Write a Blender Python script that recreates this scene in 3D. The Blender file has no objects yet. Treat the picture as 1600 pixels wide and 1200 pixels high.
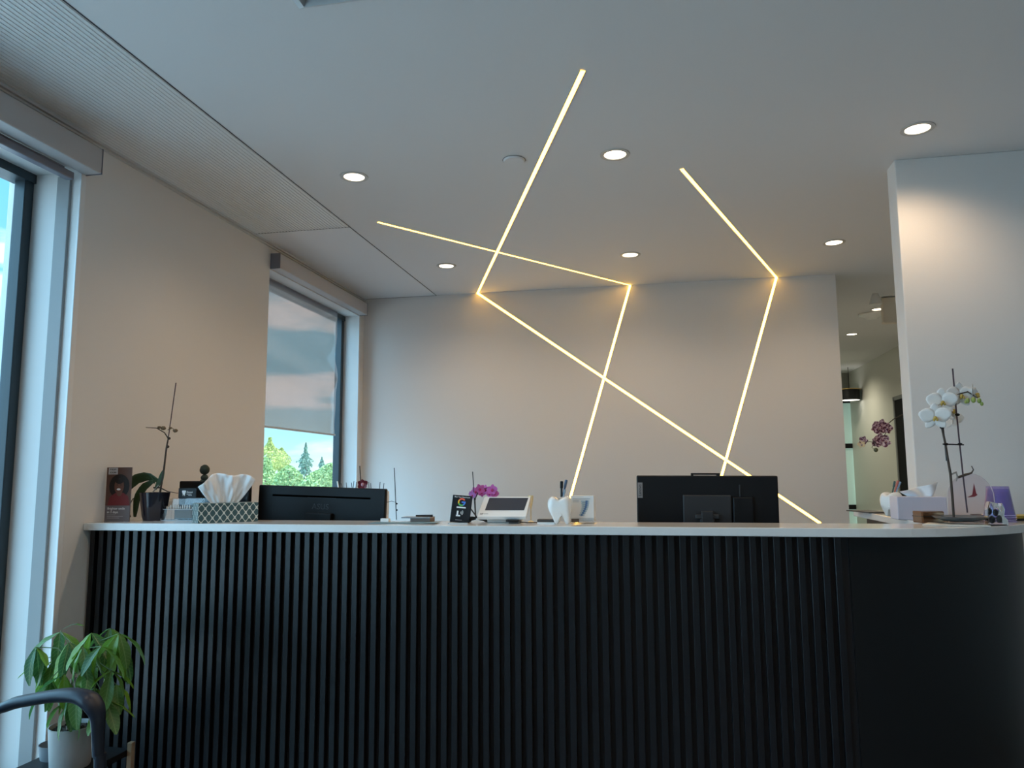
import bpy, math, random
import numpy as np
from mathutils import Vector, Matrix, Euler
random.seed(7)
S = bpy.context.scene
COL = S.collection
PI = math.pi

# ------------------------------------------------------------------ camera
F_PX, PITCH, YAW, ROLL, EYE = 1193.0, 0.1198, 0.19341, -0.005756, 1.24
_F = np.array([-math.sin(YAW)*math.cos(PITCH), math.cos(YAW)*math.cos(PITCH), math.sin(PITCH)])
_R = np.array([math.cos(YAW), math.sin(YAW), 0.0]); _U = np.cross(_R, _F)
CR = math.cos(ROLL)*_R + math.sin(ROLL)*_U; CU = -math.sin(ROLL)*_R + math.cos(ROLL)*_U
cam_d = bpy.data.cameras.new('camera'); cam = bpy.data.objects.new('camera', cam_d); COL.objects.link(cam)
cam_d.sensor_width = 36; cam_d.lens = F_PX/1600*36; cam_d.clip_start = 0.02; cam_d.clip_end = 500
cam.matrix_world = Matrix(((CR[0], CU[0], -_F[0], 0), (CR[1], CU[1], -_F[1], 0), (CR[2], CU[2], -_F[2], EYE), (0, 0, 0, 1)))
S.camera = cam

# ------------------------------------------------------------------ exposure, world, sun
S.view_settings.view_transform = 'Standard'; S.view_settings.look = 'None'
S.view_settings.gamma = 1; S.view_settings.use_curve_mapping = False
S.view_settings.exposure = 0.22
try:
    S.cycles.use_denoising = True; S.cycles.max_bounces = 8; S.cycles.diffuse_bounces = 5
    S.cycles.transparent_max_bounces = 24; S.cycles.sample_clamp_indirect = 4; S.cycles.caustics_refractive = False; S.cycles.caustics_reflective = False
except Exception: pass
SKY_STRENGTH = 1.55
W = bpy.data.worlds.new('sky'); S.world = W; W.use_nodes = True
nt = W.node_tree; nt.nodes.clear()
def N(t, **k):
    n = nt.nodes.new(t)
    for a, b in k.items(): setattr(n, a, b)
    return n
tc = N('ShaderNodeTexCoord'); sep = N('ShaderNodeSeparateXYZ'); nt.links.new(tc.outputs['Generated'], sep.inputs[0])
ramp = N('ShaderNodeValToRGB'); nt.links.new(sep.outputs['Z'], ramp.inputs[0])
e = ramp.color_ramp.elements
e[0].position = 0.0; e[0].color = (0.30, 0.40, 0.36, 1); e[1].position = 1.0; e[1].color = (0.10, 0.34, 0.62, 1)
q = e.new(0.005); q.color = (0.50, 0.75, 0.76, 1); q = e.new(0.05); q.color = (0.36, 0.66, 0.74, 1); q = e.new(0.12); q.color = (0.20, 0.53, 0.70, 1); q = e.new(0.35); q.color = (0.17, 0.50, 0.70, 1)
mp = N('ShaderNodeMapping'); mp.inputs['Scale'].default_value = (1.6, 1.6, 7); nt.links.new(tc.outputs['Generated'], mp.inputs[0])
nz = N('ShaderNodeTexNoise'); nz.inputs['Scale'].default_value = 3.0; nz.inputs['Detail'].default_value = 6; nt.links.new(mp.outputs[0], nz.inputs[0])
cr = N('ShaderNodeValToRGB'); cr.color_ramp.elements[0].position = 0.47; cr.color_ramp.elements[1].position = 0.57
nt.links.new(nz.outputs['Fac'], cr.inputs[0])
mx = N('ShaderNodeMix', data_type='RGBA'); mx.inputs['B'].default_value = (0.76, 0.88, 0.92, 1)
nt.links.new(cr.outputs['Color'], mx.inputs['Factor']); nt.links.new(ramp.outputs['Color'], mx.inputs['A'])
bg = N('ShaderNodeBackground'); bg.inputs['Strength'].default_value = SKY_STRENGTH; nt.links.new(mx.outputs['Result'], bg.inputs[0])
wo = N('ShaderNodeOutputWorld'); nt.links.new(bg.outputs[0], wo.inputs[0])
sd = bpy.data.lights.new('sun', 'SUN'); sd.energy = 7; sd.color = (1, .95, .86); sd.angle = 0.01
sun = bpy.data.objects.new('sun', sd); COL.objects.link(sun); sun.rotation_euler = (math.radians(40), 0, math.radians(118))
kd = bpy.data.lights.new('daylight_fill_sun', 'SUN'); kd.energy = 6.5; kd.color = (.34, .69, 1.0); kd.angle = math.radians(110)  # second, broad blue sun added to strengthen the daylight indoors
key = bpy.data.objects.new('daylight_fill_sun', kd); COL.objects.link(key); key.rotation_euler = (0, math.radians(-80), math.radians(32))

# ------------------------------------------------------------------ helpers
def ray(px, py): return CR*(px-800)/F_PX - CU*(py-600)/F_PX + _F
def at(px, py, Y=None, X=None, Z=None):
    """a measured point of the photo turned into a world point on a plane of known depth"""
    r = ray(px, py)
    t = Y/r[1] if Y is not None else X/r[0] if X is not None else (Z-EYE)/r[2]
    return Vector((r[0]*t, r[1]*t, EYE+r[2]*t))

MATS = {}
def mat(name, col=(.5, .5, .5), rough=.5, metal=0, emit=None, es=0, noise=0, nscale=30, bump=0, bscale=200, trans=0, alpha=1, spec=.5, coat=0, ior=1.45, lo=None, hi=None):
    if name in MATS: return MATS[name]
    m = bpy.data.materials.new(name); m.use_nodes = True
    t = m.node_tree; b = t.nodes['Principled BSDF']
    b.inputs['Base Color'].default_value = (*col, 1); b.inputs['Roughness'].default_value = rough
    b.inputs['Metallic'].default_value = metal; b.inputs['Specular IOR Level'].default_value = spec
    b.inputs['Transmission Weight'].default_value = trans; b.inputs['Alpha'].default_value = alpha; b.inputs['IOR'].default_value = ior
    b.inputs['Coat Weight'].default_value = coat
    if emit: b.inputs['Emission Color'].default_value = (*emit, 1); b.inputs['Emission Strength'].default_value = es
    tcn = t.nodes.new('ShaderNodeTexCoord')
    if noise:
        n = t.nodes.new('ShaderNodeTexNoise'); n.inputs['Scale'].default_value = nscale; n.inputs['Detail'].default_value = 5
        t.links.new(tcn.outputs['Object'], n.inputs[0])
        x = t.nodes.new('ShaderNodeMix'); x.data_type = 'RGBA'
        x.inputs['A'].default_value = (*[c*(1-noise) for c in col], 1); x.inputs['B'].default_value = (*[min(1, c*(1+noise)) for c in col], 1)
        if lo:
            x.inputs['A'].default_value = (*lo, 1); x.inputs['B'].default_value = (*hi, 1)
            rp = t.nodes.new('ShaderNodeValToRGB'); rp.color_ramp.elements[0].position = .44; rp.color_ramp.elements[1].position = .62
            t.links.new(n.outputs['Fac'], rp.inputs[0]); t.links.new(rp.outputs[0], x.inputs['Factor'])
        else: t.links.new(n.outputs['Fac'], x.inputs['Factor'])
        t.links.new(x.outputs['Result'], b.inputs['Base Color'])
    if bump:
        n = t.nodes.new('ShaderNodeTexNoise'); n.inputs['Scale'].default_value = bscale; n.inputs['Detail'].default_value = 3
        t.links.new(tcn.outputs['Object'], n.inputs[0])
        u = t.nodes.new('ShaderNodeBump'); u.inputs['Strength'].default_value = bump; u.inputs['Distance'].default_value = .002
        t.links.new(n.outputs['Fac'], u.inputs['Height']); t.links.new(u.outputs[0], b.inputs['Normal'])
    MATS[name] = m; return m
def clear(name, tint=(1, 1, 1), refl=.08, rough=.02, body=None, bodyf=0):
    """clear sheet: lets light straight through, with a mirror film growing at grazing angles"""
    if name in MATS: return MATS[name]
    m = bpy.data.materials.new(name); m.use_nodes = True; t = m.node_tree; t.nodes.clear()
    tr = t.nodes.new('ShaderNodeBsdfTransparent'); tr.inputs[0].default_value = (*tint, 1)
    gl = t.nodes.new('ShaderNodeBsdfGlossy'); gl.inputs['Roughness'].default_value = rough
    lw = t.nodes.new('ShaderNodeLayerWeight'); lw.inputs[0].default_value = .5
    pw = t.nodes.new('ShaderNodeMath'); pw.operation = 'POWER'; pw.inputs[1].default_value = 5; t.links.new(lw.outputs['Facing'], pw.inputs[0])
    fr = t.nodes.new('ShaderNodeMath'); fr.operation = 'MULTIPLY_ADD'; fr.inputs[1].default_value = .9; fr.inputs[2].default_value = refl/3; t.links.new(pw.outputs[0], fr.inputs[0])
    x = t.nodes.new('ShaderNodeMixShader'); t.links.new(fr.outputs[0], x.inputs[0]); t.links.new(tr.outputs[0], x.inputs[1]); t.links.new(gl.outputs[0], x.inputs[2])
    o = t.nodes.new('ShaderNodeOutputMaterial'); last = x
    if body:
        d = t.nodes.new('ShaderNodeBsdfPrincipled'); d.inputs['Base Color'].default_value = (*body, 1); d.inputs['Roughness'].default_value = .25
        y = t.nodes.new('ShaderNodeMixShader'); y.inputs[0].default_value = bodyf
        t.links.new(x.outputs[0], y.inputs[1]); t.links.new(d.outputs[0], y.inputs[2]); last = y
    t.links.new(last.outputs[0], o.inputs[0]); MATS[name] = m; return m

class MB:
    def __init__(s): s.v = []; s.f = []; s.m = []; s.mats = []
    def mi(s, m):
        if m is None: return 0
        if m not in s.mats: s.mats.append(m)
        return s.mats.index(m)
    def add(s, vs, fs, m=None, M=None):
        k = len(s.v); i = s.mi(m)
        for p in vs:
            p = Vector(p); s.v.append(M @ p if M else p)
        for f in fs: s.f.append([k+j for j in f]); s.m.append(i)
        return s
    def box(s, x0, x1, y0, y1, z0, z1, m=None, M=None):
        vs = [(x, y, z) for x in (x0, x1) for y in (y0, y1) for z in (z0, z1)]
        return s.add(vs, [(0, 1, 3, 2), (4, 6, 7, 5), (0, 4, 5, 1), (2, 3, 7, 6), (0, 2, 6, 4), (1, 5, 7, 3)], m, M)
    def prism(s, poly, a, b, m=None, M=None, axis='z'):
        n = len(poly)
        def P(p, h): return (p[0], p[1], h) if axis == 'z' else (p[0], h, p[1]) if axis == 'y' else (h, p[0], p[1])
        vs = [P(p, a) for p in poly]+[P(p, b) for p in poly]
        return s.add(vs, [list(range(n))[::-1], list(range(n, 2*n))]+[(i, (i+1) % n, n+(i+1) % n, n+i) for i in range(n)], m, M)
    def lathe(s, prof, seg=24, c=(0, 0, 0), m=None, M=None, cap=False):
        n = len(prof); vs = []; fs = []
        for k in range(seg):
            a = 2*PI*k/seg
            for r, z in prof: vs.append((c[0]+r*math.cos(a), c[1]+r*math.sin(a), c[2]+z))
        for k in range(seg):
            k2 = (k+1) % seg
            for i in range(n-1): fs.append((k*n+i, k2*n+i, k2*n+i+1, k*n+i+1))
        if cap: fs.append([k*n for k in range(seg)][::-1]); fs.append([k*n+n-1 for k in range(seg)])
        return s.add(vs, fs, m, M)
    def tube(s, pts, r, seg=8, m=None, flat=1.0, side=None):
        pts = [Vector(p) for p in pts]; n = len(pts); rs = r if isinstance(r, (list, tuple)) else [r]*n
        vs = []; fs = []; prev = None
        for i, p in enumerate(pts):
            d = (pts[min(i+1, n-1)]-pts[max(i-1, 0)]).normalized()
            ref = Vector(side) if side else (prev if prev is not None else (Vector((0, 0, 1)) if abs(d.z) < .9 else Vector((1, 0, 0))))
            a = ref-d*ref.dot(d)
            if a.length < 1e-5: a = d.orthogonal()
            a.normalize(); b = d.cross(a); prev = a
            for k in range(seg):
                t = 2*PI*k/seg; vs.append(p+a*math.cos(t)*rs[i]+b*math.sin(t)*rs[i]*flat)
        for i in range(n-1):
            for k in range(seg):
                k2 = (k+1) % seg; fs.append((i*seg+k, i*seg+k2, (i+1)*seg+k2, (i+1)*seg+k))
        fs.append(list(range(seg))[::-1]); fs.append([(n-1)*seg+k for k in range(seg)])
        return s.add(vs, fs, m)
    def ball(s, c, r, m=None, nu=12, nv=8, jit=0):
        r = r if isinstance(r, (tuple, list)) else (r, r, r); vs = [(c[0], c[1], c[2]-r[2])]; fs = []
        for j in range(1, nv):
            t = -PI/2+PI*j/nv
            for i in range(nu):
                a = 2*PI*i/nu; k = 1+random.uniform(-jit, jit)
                vs.append((c[0]+r[0]*k*math.cos(t)*math.cos(a), c[1]+r[1]*k*math.cos(t)*math.sin(a), c[2]+r[2]*k*math.sin(t)))
        vs.append((c[0], c[1], c[2]+r[2])); L = len(vs)-1
        for i in range(nu):
            i2 = (i+1) % nu; fs.append((0, 1+i2, 1+i)); fs.append((L, L-nu+i, L-nu+i2))
            for j in range(nv-2): fs.append((1+j*nu+i, 1+j*nu+i2, 1+(j+1)*nu+i2, 1+(j+1)*nu+i))
        return s.add(vs, fs, m)
    def grid(s, fn, nu, nv, m=None):
        vs = [fn(i/nu, j/nv) for i in range(nu+1) for j in range(nv+1)]
        return s.add(vs, [(i*(nv+1)+j, (i+1)*(nv+1)+j, (i+1)*(nv+1)+j+1, i*(nv+1)+j+1) for i in range(nu) for j in range(nv)], m)
    def disc(s, c, rx, rz, m=None, n=16, y=0):
        return s.add([(c[0]+rx*math.cos(2*PI*k/n), y, c[1]+rz*math.sin(2*PI*k/n)) for k in range(n)], [list(range(n))], m)
    def build(s, name, m=None, parent=None, smooth=None, bevel=0, subsurf=0, solid=0, loc=None):
        me = bpy.data.meshes.new(name); me.from_pydata([tuple(v) for v in s.v], [], s.f)
        ms = s.mats or [m]
        for x in ms: me.materials.append(x)
        me.polygons.foreach_set('material_index', s.m); me.update()
        if smooth is not None:
            me.polygons.foreach_set('use_smooth', [True]*len(me.polygons))
            me.set_sharp_from_angle(angle=math.radians(smooth))
        o = bpy.data.objects.new(name, me); COL.objects.link(o)
        if loc: o.location = loc
        if parent: o.parent = parent
        if bevel:
            b = o.modifiers.new('b', 'BEVEL'); b.width = bevel; b.segments = 2; b.limit_method = 'ANGLE'; b.angle_limit = math.radians(40)
        if solid:
            b = o.modifiers.new('s', 'SOLIDIFY'); b.thickness = solid; b.offset = 0
        if subsurf:
            b = o.modifiers.new('u', 'SUBSURF'); b.levels = subsurf; b.render_levels = subsurf
        return o
def tag(o, label=None, cat=None, group=None, kind=None):
    if label: o['label'] = label
    if cat: o['category'] = cat
    if group: o['group'] = group
    if kind: o['kind'] = kind
    return o
def thing(name, label, cat, loc=(0, 0, 0), rz=0, group=None):
    o = bpy.data.objects.new(name, None); COL.objects.link(o); o.empty_display_size = .05
    o.location = loc; o.rotation_euler = (0, 0, rz); return tag(o, label, cat, group)
def struct(o): o['kind'] = 'structure'; return o
def text(name, body, size, loc, parent, m, rx=PI/2, ry=0, rz=0, align='CENTER', depth=.0003):
    c = bpy.data.curves.new('t', 'FONT'); c.body = body; c.size = size; c.align_x = align; c.align_y = 'CENTER'; c.extrude = depth; c.resolution_u = 3
    o = bpy.data.objects.new('t', c); COL.objects.link(o); bpy.context.view_layer.update()
    me = bpy.data.meshes.new_from_object(o); bpy.data.objects.remove(o)
    me.materials.clear(); me.materials.append(m)
    n = bpy.data.objects.new(name, me); COL.objects.link(n); n.location = loc; n.rotation_euler = (rx, ry, rz); n.parent = parent
    return n

# ------------------------------------------------------------------ materials
WALL = mat('wall_paint', (.76, .745, .73), .55, bump=.15, bscale=300, spec=.35)
CEIL = mat('ceiling_paint', (.76, .76, .765), .7, bump=.1, bscale=300, spec=.3)
METALC = mat('ribbed_metal', (.80, .80, .81), .38, spec=.5)
WHITE = mat('white_paint', (.78, .79, .80), .35)
DARKFR = mat('dark_mullion', (.028, .042, .052), .35)
BLINDC = mat('blind_cassette', (.50, .48, .48), .4)
BLINDR = mat('blind_rail', (.22, .22, .26), .35)
QUARTZ = mat('white_quartz', (.72, .72, .71), .10, noise=.03, nscale=60, spec=.6)
SLAT = mat('black_slat', (.0045, .0055, .008), .30, spec=.5)
BACKP = mat('black_backing', (.008, .009, .012), .6)
BLACK = mat('black_plastic', (.008, .009, .011), .42, spec=.3)
BLACKG = mat('black_gloss', (.010, .012, .016), .12)
DGREY = mat('dark_grey_plastic', (.030, .032, .036), .4)
WPLAST = mat('white_plastic', (.82, .82, .80), .3)
CERAM = mat('white_ceramic', (.86, .86, .84), .15, coat=.3)
PAPER = mat('paper', (.78, .79, .78), .6)
INKW = mat('white_ink', (.85, .85, .85), .6)
STEM = mat('dry_stem', (.055, .04, .03), .6, noise=.4, nscale=80)
STAKE = mat('stake', (.06, .03, .045), .5)
GREENST = mat('green_stem', (.10, .16, .07), .5)
GLASS = clear('window_glass', (.93, .985, 1.0), .08)
ACRYL = clear('acrylic', (.93, .94, .95), .12)
FLOORM = mat('floor_vinyl', (.22, .20, .18), .4, noise=.2, nscale=4)
LEDW = mat('led_strip', (1, .9, .6), .5, emit=(1.0, .52, .068), es=9.5)
LEDB = mat('led_strip_pale', (1, .9, .6), .5, emit=(1.0, .55, .080), es=9.5)
LEDD = mat('led_disc', (1, .9, .7), .5, emit=(1.0, .84, .62), es=4.5)
TRIMW = mat('trim_white', (.55, .53, .50), .4)

# ------------------------------------------------------------------ room
XL, YB, H = -2.19, 5.36, 2.58
YC, XC, TC = 3.405, 1.014, .115          # free wall end on the right
XCOR, YFAR, YREAR, XR = 2.47, 10.8, -2.6, 3.4
W1 = (-2.1, 2.483, .12, 2.43); W2 = (3.94, 5.27, .12, 2.43)
XO = -2.52
m = MB(); m.box(-2.362, 12, YREAR-.2, YFAR+.3, -.2, 0); struct(m.build('floor', FLOORM))
m = MB()
m.box(XL+.57, 12, YREAR-.2, YFAR+.3, H, H+.2); m.box(-2.362, XL+.57, YREAR-.2, YFAR+.3, H+.03, H+.2)
struct(m.build('ceiling', CEIL))
m = MB()
m.box(XO, XL, YREAR, W1[0], 0, H); m.box(XO, XL, W1[1], W1[1]+.3, 0, H); m.box(-2.362, XL, W1[1]+.3, W2[0], 0, H); m.box(-2.362, XL, W2[1], YB, 0, H)
for w, xo in ((W1, XO), (W2, -2.362)): m.box(xo, XL, w[0], w[1], w[3], H); m.box(xo, XL, w[0], w[1], 0, w[2])
struct(m.build('wall_left', WALL))
m = MB(); m.box(-2.362, 1.18, YB, YB+.12, 0, H); m.box(1.06, 1.18, YB+.12, YFAR, 0, H); struct(m.build('wall_back', WALL))
m = MB(); m.box(XC, XR, YC, YC+TC, 0, H); struct(m.build('wall_right', WALL, bevel=.004))
m = MB(); m.box(XR, XR+.1, YREAR, YC+TC, 0, H); struct(m.build('wall_side', WALL))
m = MB(); m.box(XO, XR+.1, YREAR-.1, YREAR, 0, H); struct(m.build('wall_rear', WALL))
# corridor wall with a doorway
DY0, DY1 = 7.3, 8.86
m = MB(); m.box(XCOR, XCOR+.12, YC+TC, DY0, 0, H); m.box(XCOR, XCOR+.12, DY1, YFAR, 0, H); m.box(XCOR, XCOR+.12, DY0, DY1, 2.06, H)
struct(m.build('wall_corridor', mat('wall_corridor_paint', (.66, .67, .62), .5)))
d = thing('door_1', None, None); struct(d)
DOORSHADE = mat('doorway_shade', (.006, .006, .006), .7, spec=.1); FRM = mat('door_frame_grey', (.20, .21, .21), .45)
MB().box(XCOR-.004, XCOR+.04, DY0+.04, DY1-.04, 0, 2.02).build('doorway_dark_sheet', DOORSHADE, d)  # black sheet imitates the shade inside the open doorway
m = MB(); m.box(XCOR-.012, XCOR+.07, DY1-.04, DY1, 0, 2.06); m.box(XCOR-.012, XCOR+.07, DY0, DY0+.04, 0, 2.06); m.box(XCOR-.012, XCOR+.07, DY0, DY1, 2.02, 2.06)
m.build('door_frame', FRM, d)
# far end of corridor : glazed partition
m = MB(); m.box(1.06, 2.7, YFAR, YFAR+.15, 2.32, H); m.box(1.06, 1.6, YFAR, YFAR+.15, 0, 2.32); struct(m.build('wall_far', mat('far_wall', (.30, .31, .29), .6)))
d = thing('window_3', None, None); struct(d)
PGL = mat('frosted_green_glass_glow', (.50, .66, .60), .25, emit=(.45, .68, .60), es=.25)  # faint green glow put into the panes, no lamp behind them
for z0, z1 in ((.02, .78), (.84, 1.58), (1.64, 2.18)):
    MB().box(1.60, 2.56, YFAR+.03, YFAR+.05, z0, z1).build('pane', PGL, d)
for z0, z1 in ((.78, .84), (1.58, 1.64), (2.18, 2.22)):
    MB().box(1.60, 2.56, YFAR, YFAR+.06, z0, z1).build('black_bar', BLACK, d)
m = MB(); m.box(1.6, 2.56, YFAR+.0, YFAR+.06, 2.22, 2.32); m.build('transom', mat('transom', (.35, .38, .36), .5), d)
# baseboards and ceiling edge trim
m = MB(); m.box(XL, XL+.012, W1[1]+.02, 2.6, 0, .1); m.box(XL, XL+.012, 2.66, W2[0], 0, .1); struct(m.build('baseboard_left', WHITE))
m = MB(); m.box(XL, 1.18, YB-.012, YB, 0, .1); struct(m.build('baseboard_back', WHITE))
m = MB(); m.box(XL, XL+.02, YREAR, YB, H-.012, H-.002); m.box(XL, XL+.012, YREAR, YB, H-.022, H-.014)
struct(m.build('trim_1', mat('edge_trim', (.62, .61, .60), .4)))

# metal ceiling strip beside the windows
def panel(y0, y1, ribs, label):
    t = thing('ceiling_panel', label, 'ceiling panel', (0, 0, H), 0, None)
    MB().box(XL+.022, XL+.566, y0, y1, -.0015 if ribs else .004, .012).build('backing_sheet', METALC, t)
    if ribs:
        m = MB(); n = 30; p = .544/n
        for i in range(n):
            x = XL+.022+i*p; m.box(x+.003, x+p-.003, y0, y1, -.004, -.001)
        o = m.build('rib', METALC, t); o['kind'] = 'stuff'
    else: MB().box(XL+.022, XL+.566, y0, y1, -.003, .004).build('face_sheet', METALC, t)
panel(YREAR+.01, 3.742, True, 'long finely ribbed grey metal ceiling panel along the window wall')
panel(3.748, YB-.006, False, 'smooth grey metal ceiling panel in the far left corner above the shaded window')

JN = mat('joint_dark', (.05, .05, .06), .6)
m = MB(); m.box(XL+.02, XL+.57, 3.7415, 3.7485, H-.0032, H+.01); m.box(XL+.02, XL+.57, YB-.007, YB-.001, H-.0032, H+.01); m.box(XL+.566, XL+.5705, YREAR, YB, H-.0015, H+.01)
struct(m.build('trim_2', JN))
# ------------------------------------------------------------------ windows
def window(n, w, extra, xg):
    d = thing('window_%d' % n, None, None); struct(d)
    y0, y1, z0, z1 = w
    ys = [y0]+extra+[y1]
    for a, b in zip(ys[:-1], ys[1:]):
        MB().box(xg-.006, xg+.006, a+.02, b-.03, z0+.03, z1-.03).build('pane', GLASS, d)
    fr = MB()
    for y in ys[:-1]: fr.box(xg-.05, xg+.035, y, y+.04, z0, z1)
    fr.build('mullion', DARKFR, d)
    MB().box(xg-.022, xg+.028, y1-.045, y1-.002, z0, z1).build('mullion', DARKFR, d, bevel=.003)
    MB().box(xg-.05, xg+.035, y0, y1, z0, z0+.04).build('window_frame', DARKFR, d)
    MB().box(xg-.05, xg+.035, y0, y1, z1-.035, z1).build('window_frame', DARKFR, d)
    return d
w1 = window(1, W1, [-.6, .95], -2.43); w2 = window(2, W2, [], -2.335)
for w, d in ((W1, w1), (W2, w2)):
    if w is W1: MB().box(-2.289, -2.232, w[1]-.012, w[1]+.001, w[2], w[3]-.02).build('side_channel', mat('channel_grey', (.30, .30, .30), .5), d, bevel=.002)
    MB().box(XL-.004, XL+.004, w[1]-.006, w[1]+.02, w[2], w[3]).build('edge_bead', WHITE, d, bevel=.002)
    MB().box((XO if w is W1 else -2.362)-.02, XL+.03, w[0]-.01, w[1]+.01, w[2]-.03, w[2]).build('window_sill', WHITE, d)

def blind(y0, y1, xf, z0, z1, label):
    t = thing('roller_blind', label, 'blind', (XL, (y0+y1)/2, z0)); hy = (y1-y0)/2
    MB().box(.001, xf-XL, -hy, hy, 0, z1-z0).build('cassette', BLINDC, t, bevel=.004)
    MB().box(.002, xf-XL+.001, -hy-.003, -hy, -.002, z1-z0+.002).build('end_cap', BLINDR, t)
    MB().box(.002, xf-XL+.001, hy, hy+.003, -.002, z1-z0+.002).build('end_cap', BLINDR, t)
    return t
b1 = blind(-2.05, 2.497, -2.115, 2.418, 2.518, 'grey roller blind cassette over the tall window at the left edge')
MB().box(-.046, -.012, -2.2, 2.235, -.032, -.002).build('bottom_rail', BLINDR, b1, bevel=.004)
MB().box(-.031, -.027, -2.2, 2.20, -.004, .01).build('blind_fabric', mat('blind_film_edge', (.3, .3, .33), .4), b1)
b2 = blind(3.945, 5.275, -2.128, 2.435, 2.522, 'roller blind of shiny silver film half drawn over the far window')
FILM = bpy.data.materials.new('silver_film'); FILM.use_nodes = True
ft = FILM.node_tree; fb = ft.nodes['Principled BSDF']; fb.inputs['Base Color'].default_value = (.62, .61, .64, 1); fb.inputs['Metallic'].default_value = .9; fb.inputs['Roughness'].default_value = .13
ftl = ft.nodes.new('ShaderNodeBsdfTransparent'); ftl.inputs[0].default_value = (.60, .42, .38, 1); fmx = ft.nodes.new('ShaderNodeMixShader'); fmx.inputs[0].default_value = .52
ft.links.new(fb.outputs[0], fmx.inputs[1]); ft.links.new(ftl.outputs[0], fmx.inputs[2]); ft2 = ft.nodes.new('ShaderNodeBsdfTranslucent'); ft2.inputs[0].default_value = (.60, .44, .36, 1); fm2 = ft.nodes.new('ShaderNodeMixShader'); fm2.inputs[0].default_value = .08
ft.links.new(fmx.outputs[0], fm2.inputs[1]); ft.links.new(ft2.outputs[0], fm2.inputs[2]); ft.links.new(fm2.outputs[0], ft.nodes['Material Output'].inputs[0])
def film(u, v):
    y = 3.955-4.61+u*1.14; z = -(v*.90)
    x = -.096+.013*math.sin(v*9+u*2.2)*math.sin(PI*v)+.010*math.sin(v*21-u*4+1)*math.sin(PI*v)*(1-.4*u)+.006*math.sin(u*7+v*5)*v*(1-v)*3
    return (x, y, z)
m = MB(); m.grid(film, 30, 60); m.build('blind_fabric', FILM, b2, smooth=80)
MB().box(-.101, -.090, 3.955-4.61, 3.955-4.61+1.14, -.905, -.893).build('bottom_rail', mat('clear_rail', (.5, .52, .54), .3), b2)

# ------------------------------------------------------------------ outside
GRZ = -4.0
m = MB(); m.box(-160, 120, -120, 160, GRZ-.1, GRZ); struct(m.build('ground', mat('outside_ground', (.50, .56, .60), .9, noise=.2, nscale=.2)))
def tree(px, ptop, dist_x, kind, label, w):
    top = at(px, ptop, X=dist_x); h = top.z-GRZ
    t = thing('tree', label, 'tree', (top.x, top.y, GRZ), 0, None)
    cols = {'conifer': (.20, .36, .28), 'birch': (.55, .62, .22), 'bush': (.38, .55, .24)}
    fm = mat('foliage_'+kind, cols[kind], .7, noise=.35, nscale=1.5)
    MB().tube([(0, 0, 0), (0.05, 0, h*.5), (0, 0, h*.97)], [.16, .1, .02], 7).build('trunk', mat('bark', (.25, .2, .17), .8), t)
    m = MB(); rnd = random.Random(px)
    for i in range(7000 if kind != 'conifer' else 5200):
        if kind == 'conifer':
            u = rnd.random()**.8; z = h*(1-.85*u); L = int(u*16); r = w*u*(.5+.5*((u*16) % 1))*rnd.random()**.5*(1+.35*math.sin(z*5+px)); s = .075; z -= r*.25
        elif kind == 'birch':
            u = rnd.random(); z = h*(.25+.75*u); r = w*(math.sin(PI*min(1, u*.85+.12))**.7)*rnd.random()**.5*(.6+.4*math.sin(z*3+px)); s = .075
        else:
            u = rnd.random(); z = h*(.05+.95*u); r = w*math.sqrt(max(0, 1-(u*1.0)**2.2))*rnd.random()**.4*(1+.2*math.sin(z*4+px)); s = .085
        a = rnd.random()*2*PI; c = Vector((r*math.cos(a), r*math.sin(a), z))
        d1 = Vector((rnd.gauss(0, 1), rnd.gauss(0, 1), rnd.gauss(0, 1))).normalized()*s; d2 = d1.orthogonal().normalized()*s*.6
        m.add([c-d1, c+d2, c+d1, c-d2], [(0, 1, 2, 3)])
    o = m.build('foliage', fm, t); o['kind'] = 'stuff'
tree(422, 684, -24, 'birch', 'leftmost tall yellow-green tree outside the far window', 1.6)
tree(440, 700, -30, 'birch', 'airy light green tree between the leftmost tree and the tall conifer', 1.3)
tree(478, 692, -25, 'conifer', 'tallest dark blue-green conifer seen under the silver blind', 2.6)
tree(503, 714, -30, 'conifer', 'lower pointed conifer to the right of the tallest one', 2.6)
tree(518, 724, -23, 'bush', 'rounded green tree closest to the dark window mullion', 1.9)
tree(452, 728, -19, 'bush', 'low round bright green tree in front of the airy one', 1.3)
tree(497, 736, -16, 'bush', 'low leafy green tree in front of the pointed conifer', 1.5)
tree(415, 716, -22.5, 'bush', 'yellowish bushy tree at the left edge of the far window', 1.2)

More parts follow.
